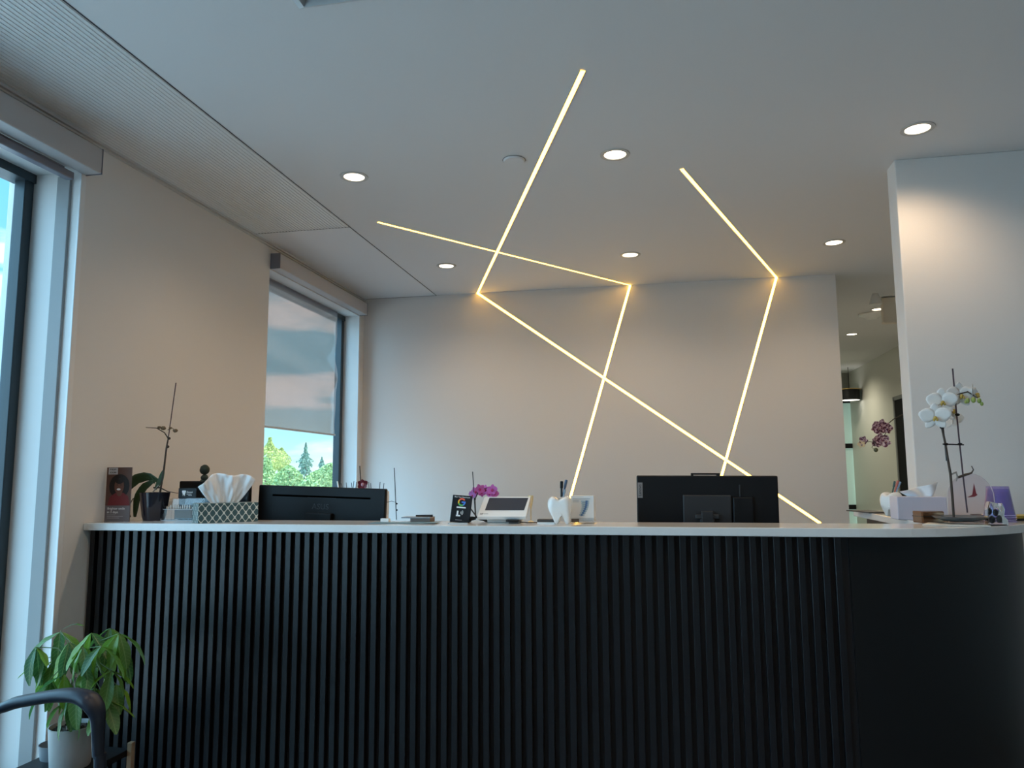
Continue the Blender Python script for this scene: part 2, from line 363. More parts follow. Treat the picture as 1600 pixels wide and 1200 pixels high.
# ------------------------------------------------------------------ linear lights
def seg_box(m, a, b, w, n, off, th, mt):
    a, b, n = Vector(a), Vector(b), Vector(n); d = (b-a).normalized(); s = d.cross(n).normalized()*w/2
    o0, o1 = n*off, n*(off+th); vs = [a-s+o0, a+s+o0, b+s+o0, b-s+o0, a-s+o1, a+s+o1, b+s+o1, b-s+o1]
    m.add(vs, [(0, 3, 2, 1), (4, 5, 6, 7), (0, 1, 5, 4), (1, 2, 6, 5), (2, 3, 7, 6), (3, 0, 4, 7)], mt)
EDGE = mat('channel_edge', (.30, .27, .22), .5)
def linear(label, c0, cj, w1_, off):
    t = thing('linear_light', label, 'light', (cj[0], YB, H), 0, 'recessed linear lights crossing ceiling and back wall')
    O = Vector((cj[0], YB, H))
    for a, b, n in (((c0[0], c0[1], H), (cj[0], YB-.001, H), (0, 0, -1)), ((cj[0], YB, H-.001), (w1_[0], YB, w1_[1]), (0, -1, 0))):
        a = Vector(a)-O; b = Vector(b)-O
        m = MB(); seg_box(m, a, b, .0208, n, -.004, .0055+off, None); m.build('channel', EDGE, t)
        m = MB(); seg_box(m, a, b, 0.0168, n, -.003, .0050+off, None); m.build('diffuser', LEDB if (n[1] and not off) else LEDW, t)
linear('longest linear light, slanting down the back wall behind the right monitor', (-.224, 2.402), (-1.305,), (1.0, .92), .0012)
linear('linear light from the left of the ceiling, meeting the wall in the middle', (-1.443, 3.705), (-.191,), (-.66, 1.02), 0)
linear('rightmost linear light running from the ceiling down to the right monitor', (.119, 3.314), (.80,), (.33, 1.05), 0)

# ------------------------------------------------------------------ downlights
def downlight(x, y, label, e=1.0, col=(1, .72, .46)):
    t = thing('downlight', label, 'downlight', (x, y, H), 0, 'round recessed ceiling downlights')
    MB().lathe([(.045, -.001), (.047, -.004), (.062, -.0035), (.063, 0)], 28).build('trim_ring', TRIMW, t, smooth=40)
    MB().lathe([(0.0001, -.0015), (.0455, -.0015)], 28).build('lens', LEDD, t)
    l = bpy.data.lights.new('downlight_lamp', 'SPOT'); l.energy = 12*e; l.color = col; l.spot_size = math.radians(150); l.spot_blend = .8; l.shadow_soft_size = .045
    o = bpy.data.objects.new('downlight_lamp', l); COL.objects.link(o); o.parent = t; o.location = (0, 0, -.03)
names = {(0, 0): 'front left downlight, nearest the ribbed metal panel', (0, 1): 'smallest-looking downlight at the far left, beside the smooth metal panel',
         (1, 0): 'front middle downlight, right of the long linear light', (1, 1): 'far middle downlight near the back wall',
         (2, 0): 'front right downlight, in front of the free-standing wall end', (2, 1): 'far right downlight between linear light and wall end'}
for i, x in enumerate((-1.325, -.16, 1.015)):
    for j, y in enumerate((3.1, 4.6)): downlight(x, y, names[(i, j)])
for i, x in enumerate((-1.325, -.16, 1.015)):
    for j, y in enumerate((1.5, -.6)): downlight(x, y, '%s downlight %s' % (('window-side', 'middle', 'right-hand')[i], ('over the waiting area, one row in front of the counter', 'at the back of the waiting area, behind the viewer')[j]))
downlight(1.825, 7.755, 'small downlight in the corridor ceiling beyond the back wall', 2.2, (1, .9, .68))
pz_ = at(1372, 483, Z=H); downlight(pz_.x, pz_.y, 'tiny bright downlight between the bell-shaped sensor and the cream box', 1.6, (1, .9, .7))
downlight(1.9, 9.7, 'downlight at the far end of the corridor ceiling', 2.2, (1, .9, .68))

# smoke detector cover, vent, corridor devices
t = thing('detector_cover', 'flat round white cover on the ceiling left of the long linear light', 'detector', (-.586, 3.067, H))
MB().lathe([(0.001, -.010), (.042, -.009), (.047, -.004), (.047, 0)], 32).build('cover', CEIL, t, smooth=30)
MB().lathe([(.047, -.002), (.0495, -.002)], 32).build('gap_ring', DGREY, t)
t = thing('ceiling_vent', 'square metal air vent at the top edge of the ceiling', 'vent', (-.70, 1.61, H))
vm = mat('vent_metal', (.55, .58, .6), .4); a = .29
m = MB()
for (s0, s1, z) in ((a, a-.035, 0),):
    c = [(-1, -1), (1, -1), (1, 1), (-1, 1)]
    for k in range(4):
        p, q = c[k], c[(k+1) % 4]
        m.add([(p[0]*a, p[1]*a, 0), (q[0]*a, q[1]*a, 0), (q[0]*(a-.03), q[1]*(a-.03), -.018), (p[0]*(a-.03), p[1]*(a-.03), -.018)], [(0, 1, 2, 3)])
        m.add([(p[0]*(a-.03), p[1]*(a-.03), -.018), (q[0]*(a-.03), q[1]*(a-.03), -.018), (q[0]*(a-.04), q[1]*(a-.04), 0), (p[0]*(a-.04), p[1]*(a-.04), 0)], [(0, 1, 2, 3)])
m.build('vent_frame', vm, t)
MB().box(-a+.055, a-.055, -a+.055, a-.055, -.016, -.010).build('vent_plate', vm, t)
MB().box(-a+.04, a-.04, -a+.04, a-.04, -.004, 0).build('duct', BLACK, t)

t = thing('emergency_light_box', 'cream box hanging under the corridor ceiling beside the wall end', 'light', (1.80, 6.15, H))
MB().box(-.125, .15, -.02, .05, -.205, -.005).build('housing', mat('cream_plastic', (.78, .70, .58), .4), t, bevel=.012)
MB().box(-.02, .04, 0, .03, -.006, 0).build('mount', WPLAST, t)
t = thing('ceiling_sensor', 'small white bell-shaped sensor on the corridor ceiling left of the cream box', 'sensor', (1.60, 6.03, H))
MB().lathe([(.001, -.085), (.045, -.08), (.043, -.06), (.028, -.02), (.022, 0)], 18).build('shade', WPLAST, t, smooth=50)
t = thing('smoke_detector', 'white round smoke detector on the corridor ceiling below the cream box', 'detector', (1.76, 6.78, H))
MB().lathe([(.001, -.045), (.04, -.045), (.055, -.03), (.075, -.022), (.10, -.012), (.10, 0)], 24).build('detector_body', WPLAST, t, smooth=35)
t = thing('pendant_lamp', 'black drum lamp with a thin gold ring at the end of the corridor', 'lamp', (2.33, 10.2, 2.16))
MB().lathe([(.12, 0), (.125, .13)], 24).build('lamp_shade', BLACK, t, smooth=50)
MB().lathe([(.001, .002), (.119, .002)], 24).build('lens', mat('pend_lens', (1, 1, .9), .5, emit=(1, .95, .85), es=2), t)
MB().tube([(.135*math.cos(k*PI/12), .135*math.sin(k*PI/12), .135) for k in range(25)], .006, 6).build('gold_ring', mat('gold', (.8, .55, .2), .3, 1), t, smooth=50)
MB().tube([(0, 0, .13), (0, 0, H-2.16)], .004, 6).build('cord', BLACK, t)

# ------------------------------------------------------------------ reception counter
ZT, ZU = 1.07, 1.042
arc = [(.6+.75*math.sin(math.radians(k)), 3.35-.75*math.cos(math.radians(k))) for k in range(0, 91, 6)]
poly = [(XL+.002, 2.60)]+arc+[(1.35, YC-.006), (XC-.008, YC-.006), (XC-.008, YC+TC+.01), (1.47, YC+TC+.01), (1.47, 3.91), (.88, 3.91), (.88, 2.90), (.84, 2.86), (XL+.002, 2.86)]
counter = thing('reception_counter', 'long black slatted reception counter with a white top and a curved right end', 'counter', (-.4, 2.75, 0))
cl = Vector((.4, -2.75, 0))
def CB(mb, name, mt, **k): return mb.build(name, mt, counter, loc=(.4, -2.75, 0), **k)
CB(MB().prism(poly, ZU, ZT), 'counter_top', QUARTZ, bevel=.003)
tag(bpy.data.objects['counter_top'], 'white quartz ledge')
CB(MB().box(XL+.003, .59, 2.650, 2.665, .0, ZU-.001), 'backing_panel', BACKP)
CB(MB().box(XL+.003, .59, 2.83, 2.845, .0, ZU-.001), 'inner_panel', BLACK)
CB(MB().box(XL+.003, .59, 2.666, 2.829, .06, .08), 'carcass_shelf', BLACK)
pc = [(.6+.71*math.sin(math.radians(k)), 3.35-.71*math.cos(math.radians(k))) for k in range(-2, 91, 3)]+[(1.31, YC-.006)]
pi_ = [(.6+.69*math.sin(math.radians(k)), 3.35-.69*math.cos(math.radians(k))) for k in range(-2, 91, 3)]+[(1.29, YC-.006)]
CB(MB().prism(pc+pi_[::-1], 0.0, ZU-.001), 'curved_panel', mat('curved_black_panel', (.006, .0065, .007), .42, spec=.3), smooth=30)
CB(MB().box(.93, .945, 2.95, 3.88, 0, ZU-.001), 'return_panel', BLACK)
CB(MB().box(.5, .59, 2.80, 2.829, 0, ZU-.001), 'end_post', BLACK)
nS = 74; pitch = (.566-(XL+.012))/nS
sm = None
for i in range(nS):
    if sm is None:
        o = MB().box(0, .0205, -.022, 0, .02, ZU-.002).build('slat', SLAT, counter, bevel=.0012); sm = o.data
    else:
        o = bpy.data.objects.new('slat', sm); COL.objects.link(o); o.parent = counter
        b = o.modifiers.new('b', 'BEVEL'); b.width = .0012; b.segments = 1
    o.location = (.4+XL+.012+i*pitch, -2.75+2.650, 0)
# desk behind, carrying the monitors
desk = thing('work_desk', 'grey work desk hidden behind the reception counter', 'desk', (-.7, 3.2, 0))
MB().box(-1.45, 1.5, -.34, .34, .71, .74).build('desktop', mat('desk_laminate', (.45, .45, .44), .4), desk, bevel=.003)
for x in (-1.42, 0, 1.46): MB().box(x-.015, x+.015, -.32, .32, 0, .71).build('side_panel', BLACK, desk)

# ------------------------------------------------------------------ monitors
def monitor(name, label, c, w, h, rz, roll, zt, extras):
    t = thing(name, label, 'monitor', (c[0], c[1], .741), rz)
    zc = zt-.741-h/2
    R = Matrix.Translation((0, 0, zc)) @ Matrix.Rotation(roll, 4, 'Y')
    s = MB().box(-w/2, w/2, -.012, .012, -h/2, h/2).build('screen_shell', BLACK, t, bevel=.005); s.matrix_local = R
    f = MB().box(-w/2+.008, w/2-.008, .0125, .0135, -h/2+.018, h/2-.008).build('screen', BLACKG, s)
    MB().box(-.10, .10, -.085, .085, 0, .012).build('base', DGREY, t, bevel=.003)
    MB().box(-.022, .022, -.055, -.035, .012, zc+.03).build('stand_post', DGREY, t, bevel=.003)
    extras(s, t, h, zc)
    return t
def ex_asus(s, t, h, zc):
    MB().box(-.225, .225, -.0125, -.0115, h/2-.046, h/2-.038).build('vent_slot', mat('slot_black', (.001, .001, .001), .9, spec=0), s)
    text('logo', 'ASUS', .034, (0, -.0128, h/2-.085), s, mat('emboss', (.030, .033, .038), .3))
    MB().box(-.06, .06, -.034, -.012, -.06, .06).build('hinge_block', BLACK, s, bevel=.004)
    MB().box(-.06, .07, -.0135, -.012, h/2-.047, h/2-.046).build('slot_lip', DGREY, s)  # thin grey strip along the slot's lower edge
monitor('computer_monitor', 'wide black monitor with a slot across its back, in front of the far window', (-1.447, 3.1), .585, .34, 0, math.radians(1.9), 1.198, ex_asus)
def ex_len(s, t, h, zc):
    MB().box(-.09, .092, -.030, -.012, h/2-.27, h/2-.075).build('rear_housing', DGREY, s, bevel=.004)
    MB().box(.097, .172, -.034, -.012, h/2-.25, h/2-.082).build('rear_module', BLACK, s, bevel=.004)
    MB().box(-.045, .045, -.05, -.030, h/2-.165, h/2-.148).build('bracket', DGREY, s, bevel=.003)
    MB().tube([(.125, -.02, h/2-.08), (.125, -.02, h/2-.035)], .003, 6).build('antenna', DGREY, s)
    MB().box(-.028, .028, -.05, -.030, h/2-.26, h/2-.165).build('neck', DGREY, s, bevel=.004)
    b = MB().box(-.0095, .0095, -.0145, -.0118, -.030, .030).build('brand_plate', mat('plate_grey', (.30, .27, .26), .4), s); b.location = (-.254, 0, h/2-.058)
    text('logo', 'Lenovo', .0155, (0, -.0150, 0), b, BACKP, ry=-PI/2)
    m = MB(); m.box(-.055, .055, -.012, .012, .005, .012); m.box(-.055, -.045, -.012, .012, 0, .006); m.box(.042, .055, -.012, .012, 0, .008)
    w = m.build('webcam', BLACK, s, bevel=.002); w.location = (-.002, 0, h/2-.002)
monitor('computer_monitor', 'black monitor with a grey brand plate and webcam bar, under the crossing lights', (.162, 3.1), .535, .33, 0, math.radians(.5), 1.237, ex_len)
def ex_small(s, t, h, zc):
    MB().box(-.02, .10, -.012, .012, h/2+.004, h/2+.014).build('webcam', BLACK, s, bevel=.002)
    MB().box(-.015, .0, -.01, .01, h/2, h/2+.005).build('webcam_foot', BLACK, s)
monitor('computer_monitor', 'black monitor partly hidden behind the tissue box and card holder', (-1.90, 3.02), .335, .30, 0, 0, 1.226, ex_small)
t = thing('figurine', 'small dark green round-headed figurine sitting on top of the left monitor', 'figurine', (-1.955, 3.02, 1.2265))
gm = mat('dark_green_clay', (.035, .055, .045), .7, noise=.4, nscale=60, bump=.5)
MB().ball((0, 0, .048), (.021, .02, .022), None, 14, 10, .04).build('head', gm, t, smooth=80)
MB().ball((0, 0, .013), (.016, .016, .015), None, 12, 8, .06).build('torso', gm, t, smooth=80)
MB().box(-.012, .012, -.012, .006, 0, .004).build('foot', gm, t)

# ------------------------------------------------------------------ items on the ledge, left
def Lpos(px, Y): 
    p = at(px, 815, Y=Y); return (p.x, Y, ZT+.0005)
# brochure
BR = thing('leaflet_display', 'tall leaflet with a smiling person in red, leaning at the left wall', 'leaflet', (XL+.059, 2.71, ZT), math.radians(3))
w, hh = .108, .213
M_b = [mat('leaf_brown', (.11, .05, .035), .35), mat('leaf_grey', (.16, .145, .16), .4), mat('leaf_hair', (.008, .006, .007), .5), mat('leaf_skin', (.16, .065, .045), .5), mat('leaf_red', (.18, .02, .025), .5)]
MB().box(-w/2, w/2, 0, .004, 0, hh).build('board', M_b[1], BR)
m = MB(); m.box(-w/2+.0005, w/2-.0005, -.0006, -.0001, .062, hh-.0005, M_b[0]); m.build('picture_ground', None, BR)
m = MB(); m.disc((.004, .138), .044, .048, M_b[2], 24, -.0010)
m.add([(-.045, -.0014, .0625), (-.033, -.0014, .098), (-.01, -.0014, .112), (.024, -.0014, .112), (.045, -.0014, .098), (.052, -.0014, .0625)], [(0, 5, 4, 3, 2, 1)], M_b[4])
m.disc((.006, .116), .013, .018, M_b[3], 14, -.0017); m.disc((.004, .138), .021, .030, M_b[3], 20, -.0020)
m.disc((.004, .157), .017, .010, M_b[2], 14, -.0023); m.disc((-.004, .143), .0028, .0018, M_b[2], 8, -.0026); m.disc((.012, .143), .0028, .0018, M_b[2], 8, -.0026)
m.disc((.003, .126), .0085, .0042, INKW, 12, -.0027); m.build('portrait', None, BR)
MB().box(-.046, -.006, -.0012, -.0005, hh-.028, hh-.002).build('logo_patch', mat('logo_grey', (.5, .5, .52), .5), BR)
text('lettering', 'PHILIPS', .009, (-.026, -.0018, hh-.009), BR, M_b[2]); text('lettering', 'ZOOM!', .009, (-.026, -.0018, hh-.021), BR, M_b[2])
text('lettering', 'Brighter smile', .0135, (-.043, -.0014, .050), BR, INKW, align='LEFT')
text('lettering', 'in 3 days', .0135, (-.043, -.0014, .036), BR, INKW, align='LEFT')
m = MB()
for z, x1 in ((.0255, -.008), (.0195, .026), (.0135, .010)): m.box(-.043, x1, -.0012, -.0006, z-.0009, z+.0009)
m.build('small_print', mat('print_grey', (.45, .44, .45), .6), BR)
# orchid petals
def petal_mesh(L, Wd, cup=.15, m=None, n=5):
    mb = MB()
    def f(u, v):
        y = u*L; ww = Wd*math.sin(PI*min(1, (u*.86+.10)))**.8*(v-.5); return (ww, cup*L*(-u*u*.5)+abs(v-.5)*cup*.3*L, y)
    mb.grid(f, n, 4, m); return mb
def broad_leaf(name, pts, w, mt, parent):
    pts = [Vector(p) for p in pts]; n = len(pts); mb = MB()
    def P(u):
        x = u*(n-1); i = min(int(x), n-2); return pts[i].lerp(pts[i+1], x-i)
    def f(u, v):
        d = (P(min(1, u+.05))-P(max(0, u-.05))).normalized(); s = d.cross(Vector((0, 1, 0.3))).normalized()
        ww = w*math.sin(PI*min(1, u*.88+.06))**.6
        return P(u)+s*ww*(v-.5)+Vector((0, -1, .6))*abs(v-.5)*ww*.35
    mb.grid(f, 10, 4); return mb.build(name, mt, parent, smooth=80, solid=.0015)
OLEAF = mat('orchid_leaf', (.045, .085, .035), .35, noise=.25, nscale=30)
def local(t, px, py, Y): return at(px, py, Y=Y)-Vector(t.location)

OY = 2.79
p0 = at(240, 814, Y=OY)
t = thing('potted_orchid', 'faded orchid with drooping leaves in a dark pot, beside the leaflet', 'orchid', (p0.x, OY, ZT))
L = lambda x, y, dy=0: local(t, x, y, OY+dy)
MB().lathe([(.001, 0), (.040, 0), (.046, .02), (.056, .10), (.058, .112), (.055, .112), (.052, .10), (.001, .098)], 28).build('pot', mat('navy_glaze', (.008, .009, .02), .12, coat=.5), t, smooth=40)
MB().lathe([(.001, .101), (.053, .099)], 16).build('soil', STEM, t)
MB().tube([L(251, 770), L(275, 598)], .0022, 6).build('stake', STAKE, t)
MB().tube([L(250, 770), L(256, 735), L(260, 700), L(263, 685), L(257, 676), L(245, 669), L(228, 668)], [.004, .004, .0035, .003, .0022, .002, .0012], 7).build('flower_stem', STEM, t, smooth=60)
for x, y in ((262, 698), (264, 685)): MB().ball(L(x, y), (.007, .006, .006), None, 8, 6).build('clip', STEM, t, smooth=60)
BUD = mat('dried_bud', (.16, .11, .06), .7, noise=.4, nscale=90)
for x, y, r in ((255, 669, .010), (266, 669, .006), (274, 673, .009), (249, 668, .007)): MB().ball(L(x, y), (r*1.1, r, r*.8), None, 10, 7, .12).build('bud', BUD, t, smooth=60)
MB().tube([L(262, 672), L(268, 668), L(274, 673)], .0015, 5).build('twig', STEM, t)
broad_leaf('leaf', [L(248, 752), L(232, 745), L(215, 750), L(203, 760), L(192, 776)], .040, OLEAF, t)
broad_leaf('leaf', [L(240, 752), L(226, 762), L(215, 780), L(211, 808)], .032, OLEAF, t)
broad_leaf('leaf', [L(242, 755), L(233, 746), L(226, 742)], .022, OLEAF, t)
broad_leaf('leaf', [L(243, 765), L(252, 750), L(256, 735)], .022, OLEAF, t)
MB().tube([L(240, 762), L(250, 762), L(262, 768), L(280, 771)], [.003, .003, .002, .001], 6).build('root', STEM, t)
MB().tube([L(222, 772), L(207, 780), L(200, 795), L(204, 808)], [.002]*4, 6).build('root', STEM, t)
MB().tube([L(248, 758), L(238, 770), L(232, 790)], [.003]*3, 6).build('root', mat('pale_root', (.4, .38, .36), .6), t)

# acrylic card holder
p0 = at(285, 815, Y=2.815); p0.x += .015
t = thing('card_holder', 'two-tier clear acrylic holder with small white figures and a black name card', 'card holder', (p0.x, 2.815, ZT))
wx = .088
for nm, b in (('front_panel', (-wx, wx, -.035, -.032, 0, .044)), ('shelf', (-wx, wx, -.032, .03, .044, .047)), ('back_panel', (-wx, wx, .030, .033, 0, .088)), ('front_panel', (-wx, wx, -.012, -.009, .047, .086)),
              ('side_panel', (-wx, -wx+.003, -.034, .03, 0, .075)), ('side_panel', (wx-.003, wx, -.034, .03, 0, .075)), ('base_panel', (-wx, wx, -.034, .03, 0, .003))):
    MB().box(*b).build(nm, ACRYL, t)
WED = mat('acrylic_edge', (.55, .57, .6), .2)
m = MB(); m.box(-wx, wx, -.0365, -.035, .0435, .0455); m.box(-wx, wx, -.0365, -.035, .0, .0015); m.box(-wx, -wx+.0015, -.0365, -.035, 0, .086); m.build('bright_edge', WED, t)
MB().box(-.032, .042, -.030, .028, .005, .042).build('business_cards', mat('card_dark', (.05, .055, .05), .5), t)
b = MB().box(-.033, .046, -.008, -.006, .088, .128).build('name_plate', BLACK, t)
m = MB(); tp = [(-.008, .006), (-.009, .011), (-.004, .014), (0, .012), (.004, .014), (.009, .011), (.008, .006), (.005, -.002), (.004, -.010), (.001, -.003), (-.001, -.003), (-.004, -.010), (-.005, -.002)]
m.add([(x-.008, -.0085, z+.106) for x, z in tp], [list(range(13))[::-1]])
m.build('tooth_logo', INKW, b)
text('lettering', 'Dental', .010, (.004, -.0085, .112), b, INKW, align='LEFT'); m = MB(); m.box(.004, .026, -.0088, -.0082, .1035, .1048); m.box(.011, .028, -.0088, -.0082, .0985, .0998); m.build('small_print', INKW, b)
for k in range(15):
    x = -.075+k*.0105+random.uniform(-.002, .002); h_ = random.choice([.006, .009, .013, .016])
    f = thing('tiny_figure', 'tiny white figure standing in a row on the acrylic shelf', 'figure', (p0.x+x, 2.794, ZT+.0472), 0, 'tiny white figures on the card holder')
    m = MB(); m.box(-.002, .002, -.0015, .0015, 0, h_*.7); m.ball((0, 0, h_*.8), (.0022, .002, .0025), None, 6, 5); m.build('body', WPLAST, f)

# tissue box
def quatre(px, pz, ox, y):
    pass
TBM = bpy.data.materials.new('tissue_pattern'); TBM.use_nodes = True; n_ = TBM.node_tree; nb = n_.nodes['Principled BSDF']; nb.inputs['Roughness'].default_value = .5
def mth(op, a, b=None):
    k = n_.nodes.new('ShaderNodeMath'); k.operation = op
    for i, v in enumerate((a, b)):
        if v is None: continue
        if isinstance(v, (int, float)): k.inputs[i].default_value = v
        else: n_.links.new(v, k.inputs[i])
    return k.outputs[0]
tcx = n_.nodes.new('ShaderNodeTexCoord'); sx = n_.nodes.new('ShaderNodeSeparateXYZ'); n_.links.new(tcx.outputs['Object'], sx.inputs[0])
uu = mth('ADD', sx.outputs[0], sx.outputs[1]); vv = sx.outputs[2]
ca = mth('COSINE', mth('MULTIPLY', uu, 2*PI/.0272)); cb = mth('COSINE', mth('MULTIPLY', vv, 2*PI/.036))
val = mth('ABSOLUTE', mth('ADD', ca, cb)); fac = mth('LESS_THAN', val, .33)
mxx = n_.nodes.new('ShaderNodeMix'); mxx.data_type = 'RGBA'; mxx.inputs['A'].default_value = (.045, .10, .11, 1); mxx.inputs['B'].default_value = (.66, .68, .62, 1)
n_.links.new(fac, mxx.inputs['Factor']); n_.links.new(mxx.outputs['Result'], nb.inputs['Base Color'])
t = thing('tissue_box', 'tissue box with a teal and white lattice pattern, tissue pulled up', 'tissue box', (-1.672, 2.733, ZT), math.radians(45))
MB().box(-.111, .111, -.050, .050, 0, .073).build('carton', TBM, t, bevel=.001)
TIS = mat('tissue', (.86, .87, .88), .75)
def tis(u, v):
    a = (u-.5)*2; z = .070+v*(.116-.026*a*a+.004*math.sin(u*9)-.004*math.sin(u*13)); s = .046+.058*v**.8
    x = a*s*(1 if a > 0 else 1.02)-.004+.006*v; y = (.010*math.sin(u*15+v*3)+.004*math.sin(u*37-v*5)+.003*math.sin(u*61+v*7))*(.35+.65*v)+.014*v*math.sin(u*5)
    if a < -.5: z -= (abs(a)-.5)*.05*v
    return (x, y, z)
MB().grid(tis, 40, 14).build('tissue', TIS, t, smooth=80, solid=.0006)

# stake in a small pot, papers, notebook
p0 = at(620, 812, Y=2.95)
t = thing('plant_stake', 'thin dark stake with a clipped dry shoot, right of the wide monitor', 'plant stake', (p0.x, 2.80, ZT))
L = lambda x, y, dy=0: local(t, x, y, 2.80+dy)
MB().tube([L(619.5, 812), L(616, 731)], .0017, 6).build('stake', DGREY, t)
MB().tube([L(619, 806), L(619, 785), L(612, 783), L(604, 785)], .0010, 6).build('dry_shoot', STEM, t)
for y in (787, 797): MB().ball(L(620, y), .0035, None, 8, 6).build('clip', BLACK, t)
MB().box(-.008, .024, -.01, .01, 0, .012).build('foot_block', WPLAST, t)
p0 = at(637, 816, Y=2.74)
t = thing('leaflet', 'large flat blue-green leaflet spread at the middle of the white ledge', 'leaflet', (p0.x, 2.74, ZT+.0006), math.radians(4))
MB().grid(lambda u, v: (-.13+.25*u, -.07+.10*v, .0005+.010*max(0, u-.78)), 10, 2).build('sheet', mat('teal_print', (.12, .25, .32), .4), t, solid=.001)
p0 = at(655, 812, Y=2.80)
t = thing('note_block', 'small stack of papers with a dark pen lying on top', 'papers', (p0.x, 2.80, ZT+.0008))
MB().box(-.025, .052, -.03, .03, .0, .014).build('paper_stack', mat('brown_paper', (.16, .12, .10), .6), t)
MB().box(-.060, .052, -.032, .032, .0141, .018).build('folder', mat('folder_grey', (.3, .32, .34), .5), t)
t2 = thing('pen', 'dark pen lying on the small stack of papers', 'pen', (p0.x+.02, 2.79, ZT+.0232))
MB().tube([(-.03, 0, 0), (.035, .004, 0)], [.003, .004], 8).build('barrel', BLACK, t2, smooth=60)

# pink-red bud and prongs on the window side
def far(px, py, Y): return at(px, py, Y=Y)
t = thing('reed_rack', 'row of thin upright prongs just above the wide monitor', 'rack', (-1.9, 4.6, 0))
pr = [(527, 752, 1), (533, 755, 0), (541, 754, 0), (549, 754, 0), (553, 752, 0), (557, 753, 0), (576, 753, 0), (579, 755, 0), (594, 753, 0), (600, 755, 0)]
zb = at(560, 765, Y=4.6).z
a0 = far(522, 775, 4.6); a1 = far(604, 778, 4.6); O = Vector(t.location)
MB().box(a0.x-O.x, a1.x-O.x, -.05, .05, zb-.16, zb-.01).build('tray', WPLAST, t, bevel=.004)
MB().box(a0.x-O.x, a1.x-O.x, -.04, .04, 0, zb-.161).build('cabinet', WPLAST, t)
for x, y, wt in pr:
    top = far(x, y, 4.6)-O; bot = far(x+(3 if wt else random.uniform(-2, 3)), 768, 4.6)-O
    MB().tube([bot, top], .005 if wt else .0022, 6).build('prong', WPLAST if wt else DGREY, t)
t = thing('orchid_bud', 'dark red flower on a thin stake beside the far window edge', 'flower', (far(566, 766, 4.4).x, 4.4, 0))
O = Vector(t.location)
MB().tube([far(566, 790, 4.4)-O, far(562, 728, 4.4)-O], .003, 6).build('stake', DGREY, t)
MB().lathe([(.001, .78), (.045, .78), (.06, .9), (.058, far(566, 785, 4.4).z), (.001, far(566, 785, 4.4).z)], 16).build('pot', WPLAST, t, smooth=50)
MB().box(-.10, .10, -.1, .1, 0, .78).build('pedestal', WPLAST, t)
RED = mat('dark_red_petal', (.16, .01, .03), .5)
c = far(567, 757, 4.4)-O
for k in range(6):
    a = k*PI/3; mb = petal_mesh(.034, .032, .3); o = mb.build('petal', RED, t, smooth=80); o.location = c; o.rotation_euler = (random.uniform(-.4, .4), a, 0)
MB().ball(c, .012, None, 8, 6).build('flower_centre', mat('pale_pink', (.7, .4, .5), .5), t)

# black review card
p0 = at(719, 816, Y=2.70)
t = thing('review_card', 'black upright card with a coloured letter G and a tap symbol', 'sign', (p0.x-.003, 2.70, ZT), 0)
Rr = Matrix.Rotation(math.radians(-14), 4, 'X') @ Matrix(((1, 0, .10, 0), (0, 1, 0, 0), (0, 0, 1, 0), (0, 0, 0, 1)))
b = MB().box(-.037, .037, -.0025, .0025, .004, .103).build('plate', BLACKG, t, bevel=.002); b.rotation_euler = (math.radians(-12), math.radians(4), 0)
MB().box(-.040, .034, -.012, .03, 0, .004).build('stand_foot', mat('silver', (.55, .52, .5), .3, .6), t)
gc = [(1, .12, .06), (.9, .55, .02), (.1, .5, .12), (.06, .22, .75)]
text('lettering', 'Rate Your Experience', .0065, (0, -.0028, .096), b, INKW)
R1, R2, CZ = .0145, .0092, .078
def gseg(a0, a1, mt):
    m = MB(); n = 8; pts = []
    for k in range(n+1):
        a = math.radians(a0+(a1-a0)*k/n); pts.append((math.cos(a)*R1, math.sin(a)*R1, math.cos(a)*R2, math.sin(a)*R2))
    for k in range(n):
        p, q = pts[k], pts[k+1]; m.add([(p[0], -.0029, CZ+p[1]), (q[0], -.0029, CZ+q[1]), (q[2], -.0029, CZ+q[3]), (p[2], -.0029, CZ+p[3])], [(0, 1, 2, 3)])
    return m.build('letter_segment', mt, b)
for (a0, a1), cc in zip(((35, 150), (150, 205), (205, 300), (300, 362)), gc): gseg(a0, a1, mat('g%d' % a0, cc, .5))
MB().box(0, .0145, -.0031, -.0029, CZ-.0025, CZ+.0027).build('letter_segment', MATS['g300'], b)
MB().box(-.017, .017, -.0031, -.0028, .056, .061).build('white_bar', INKW, b)
m = MB()
for k, r in enumerate((.004, .008, .012)):
    for j in range(6):
        a = math.radians(-40+80*j/6); a2 = math.radians(-40+80*(j+1)/6)
        m.add([(-.004+r*math.cos(a), -.0029, .04+r*math.sin(a)), (-.004+r*math.cos(a2), -.0029, .04+r*math.sin(a2)), (-.004+(r+.0015)*math.cos(a2), -.0029, .04+(r+.0015)*math.sin(a2)), (-.004+(r+.0015)*math.cos(a), -.0029, .04+(r+.0015)*math.sin(a))], [(0, 1, 2, 3)])
m.box(-.014, -.008, -.0031, -.0029, .028, .046); m.box(-.016, .000, -.0031, -.0029, .026, .031)
m.build('tap_symbol', INKW, b)
MB().box(-.016, .008, -.0031, -.0026, .0125, .0137).build('small_print', MATS['print_grey'], b)

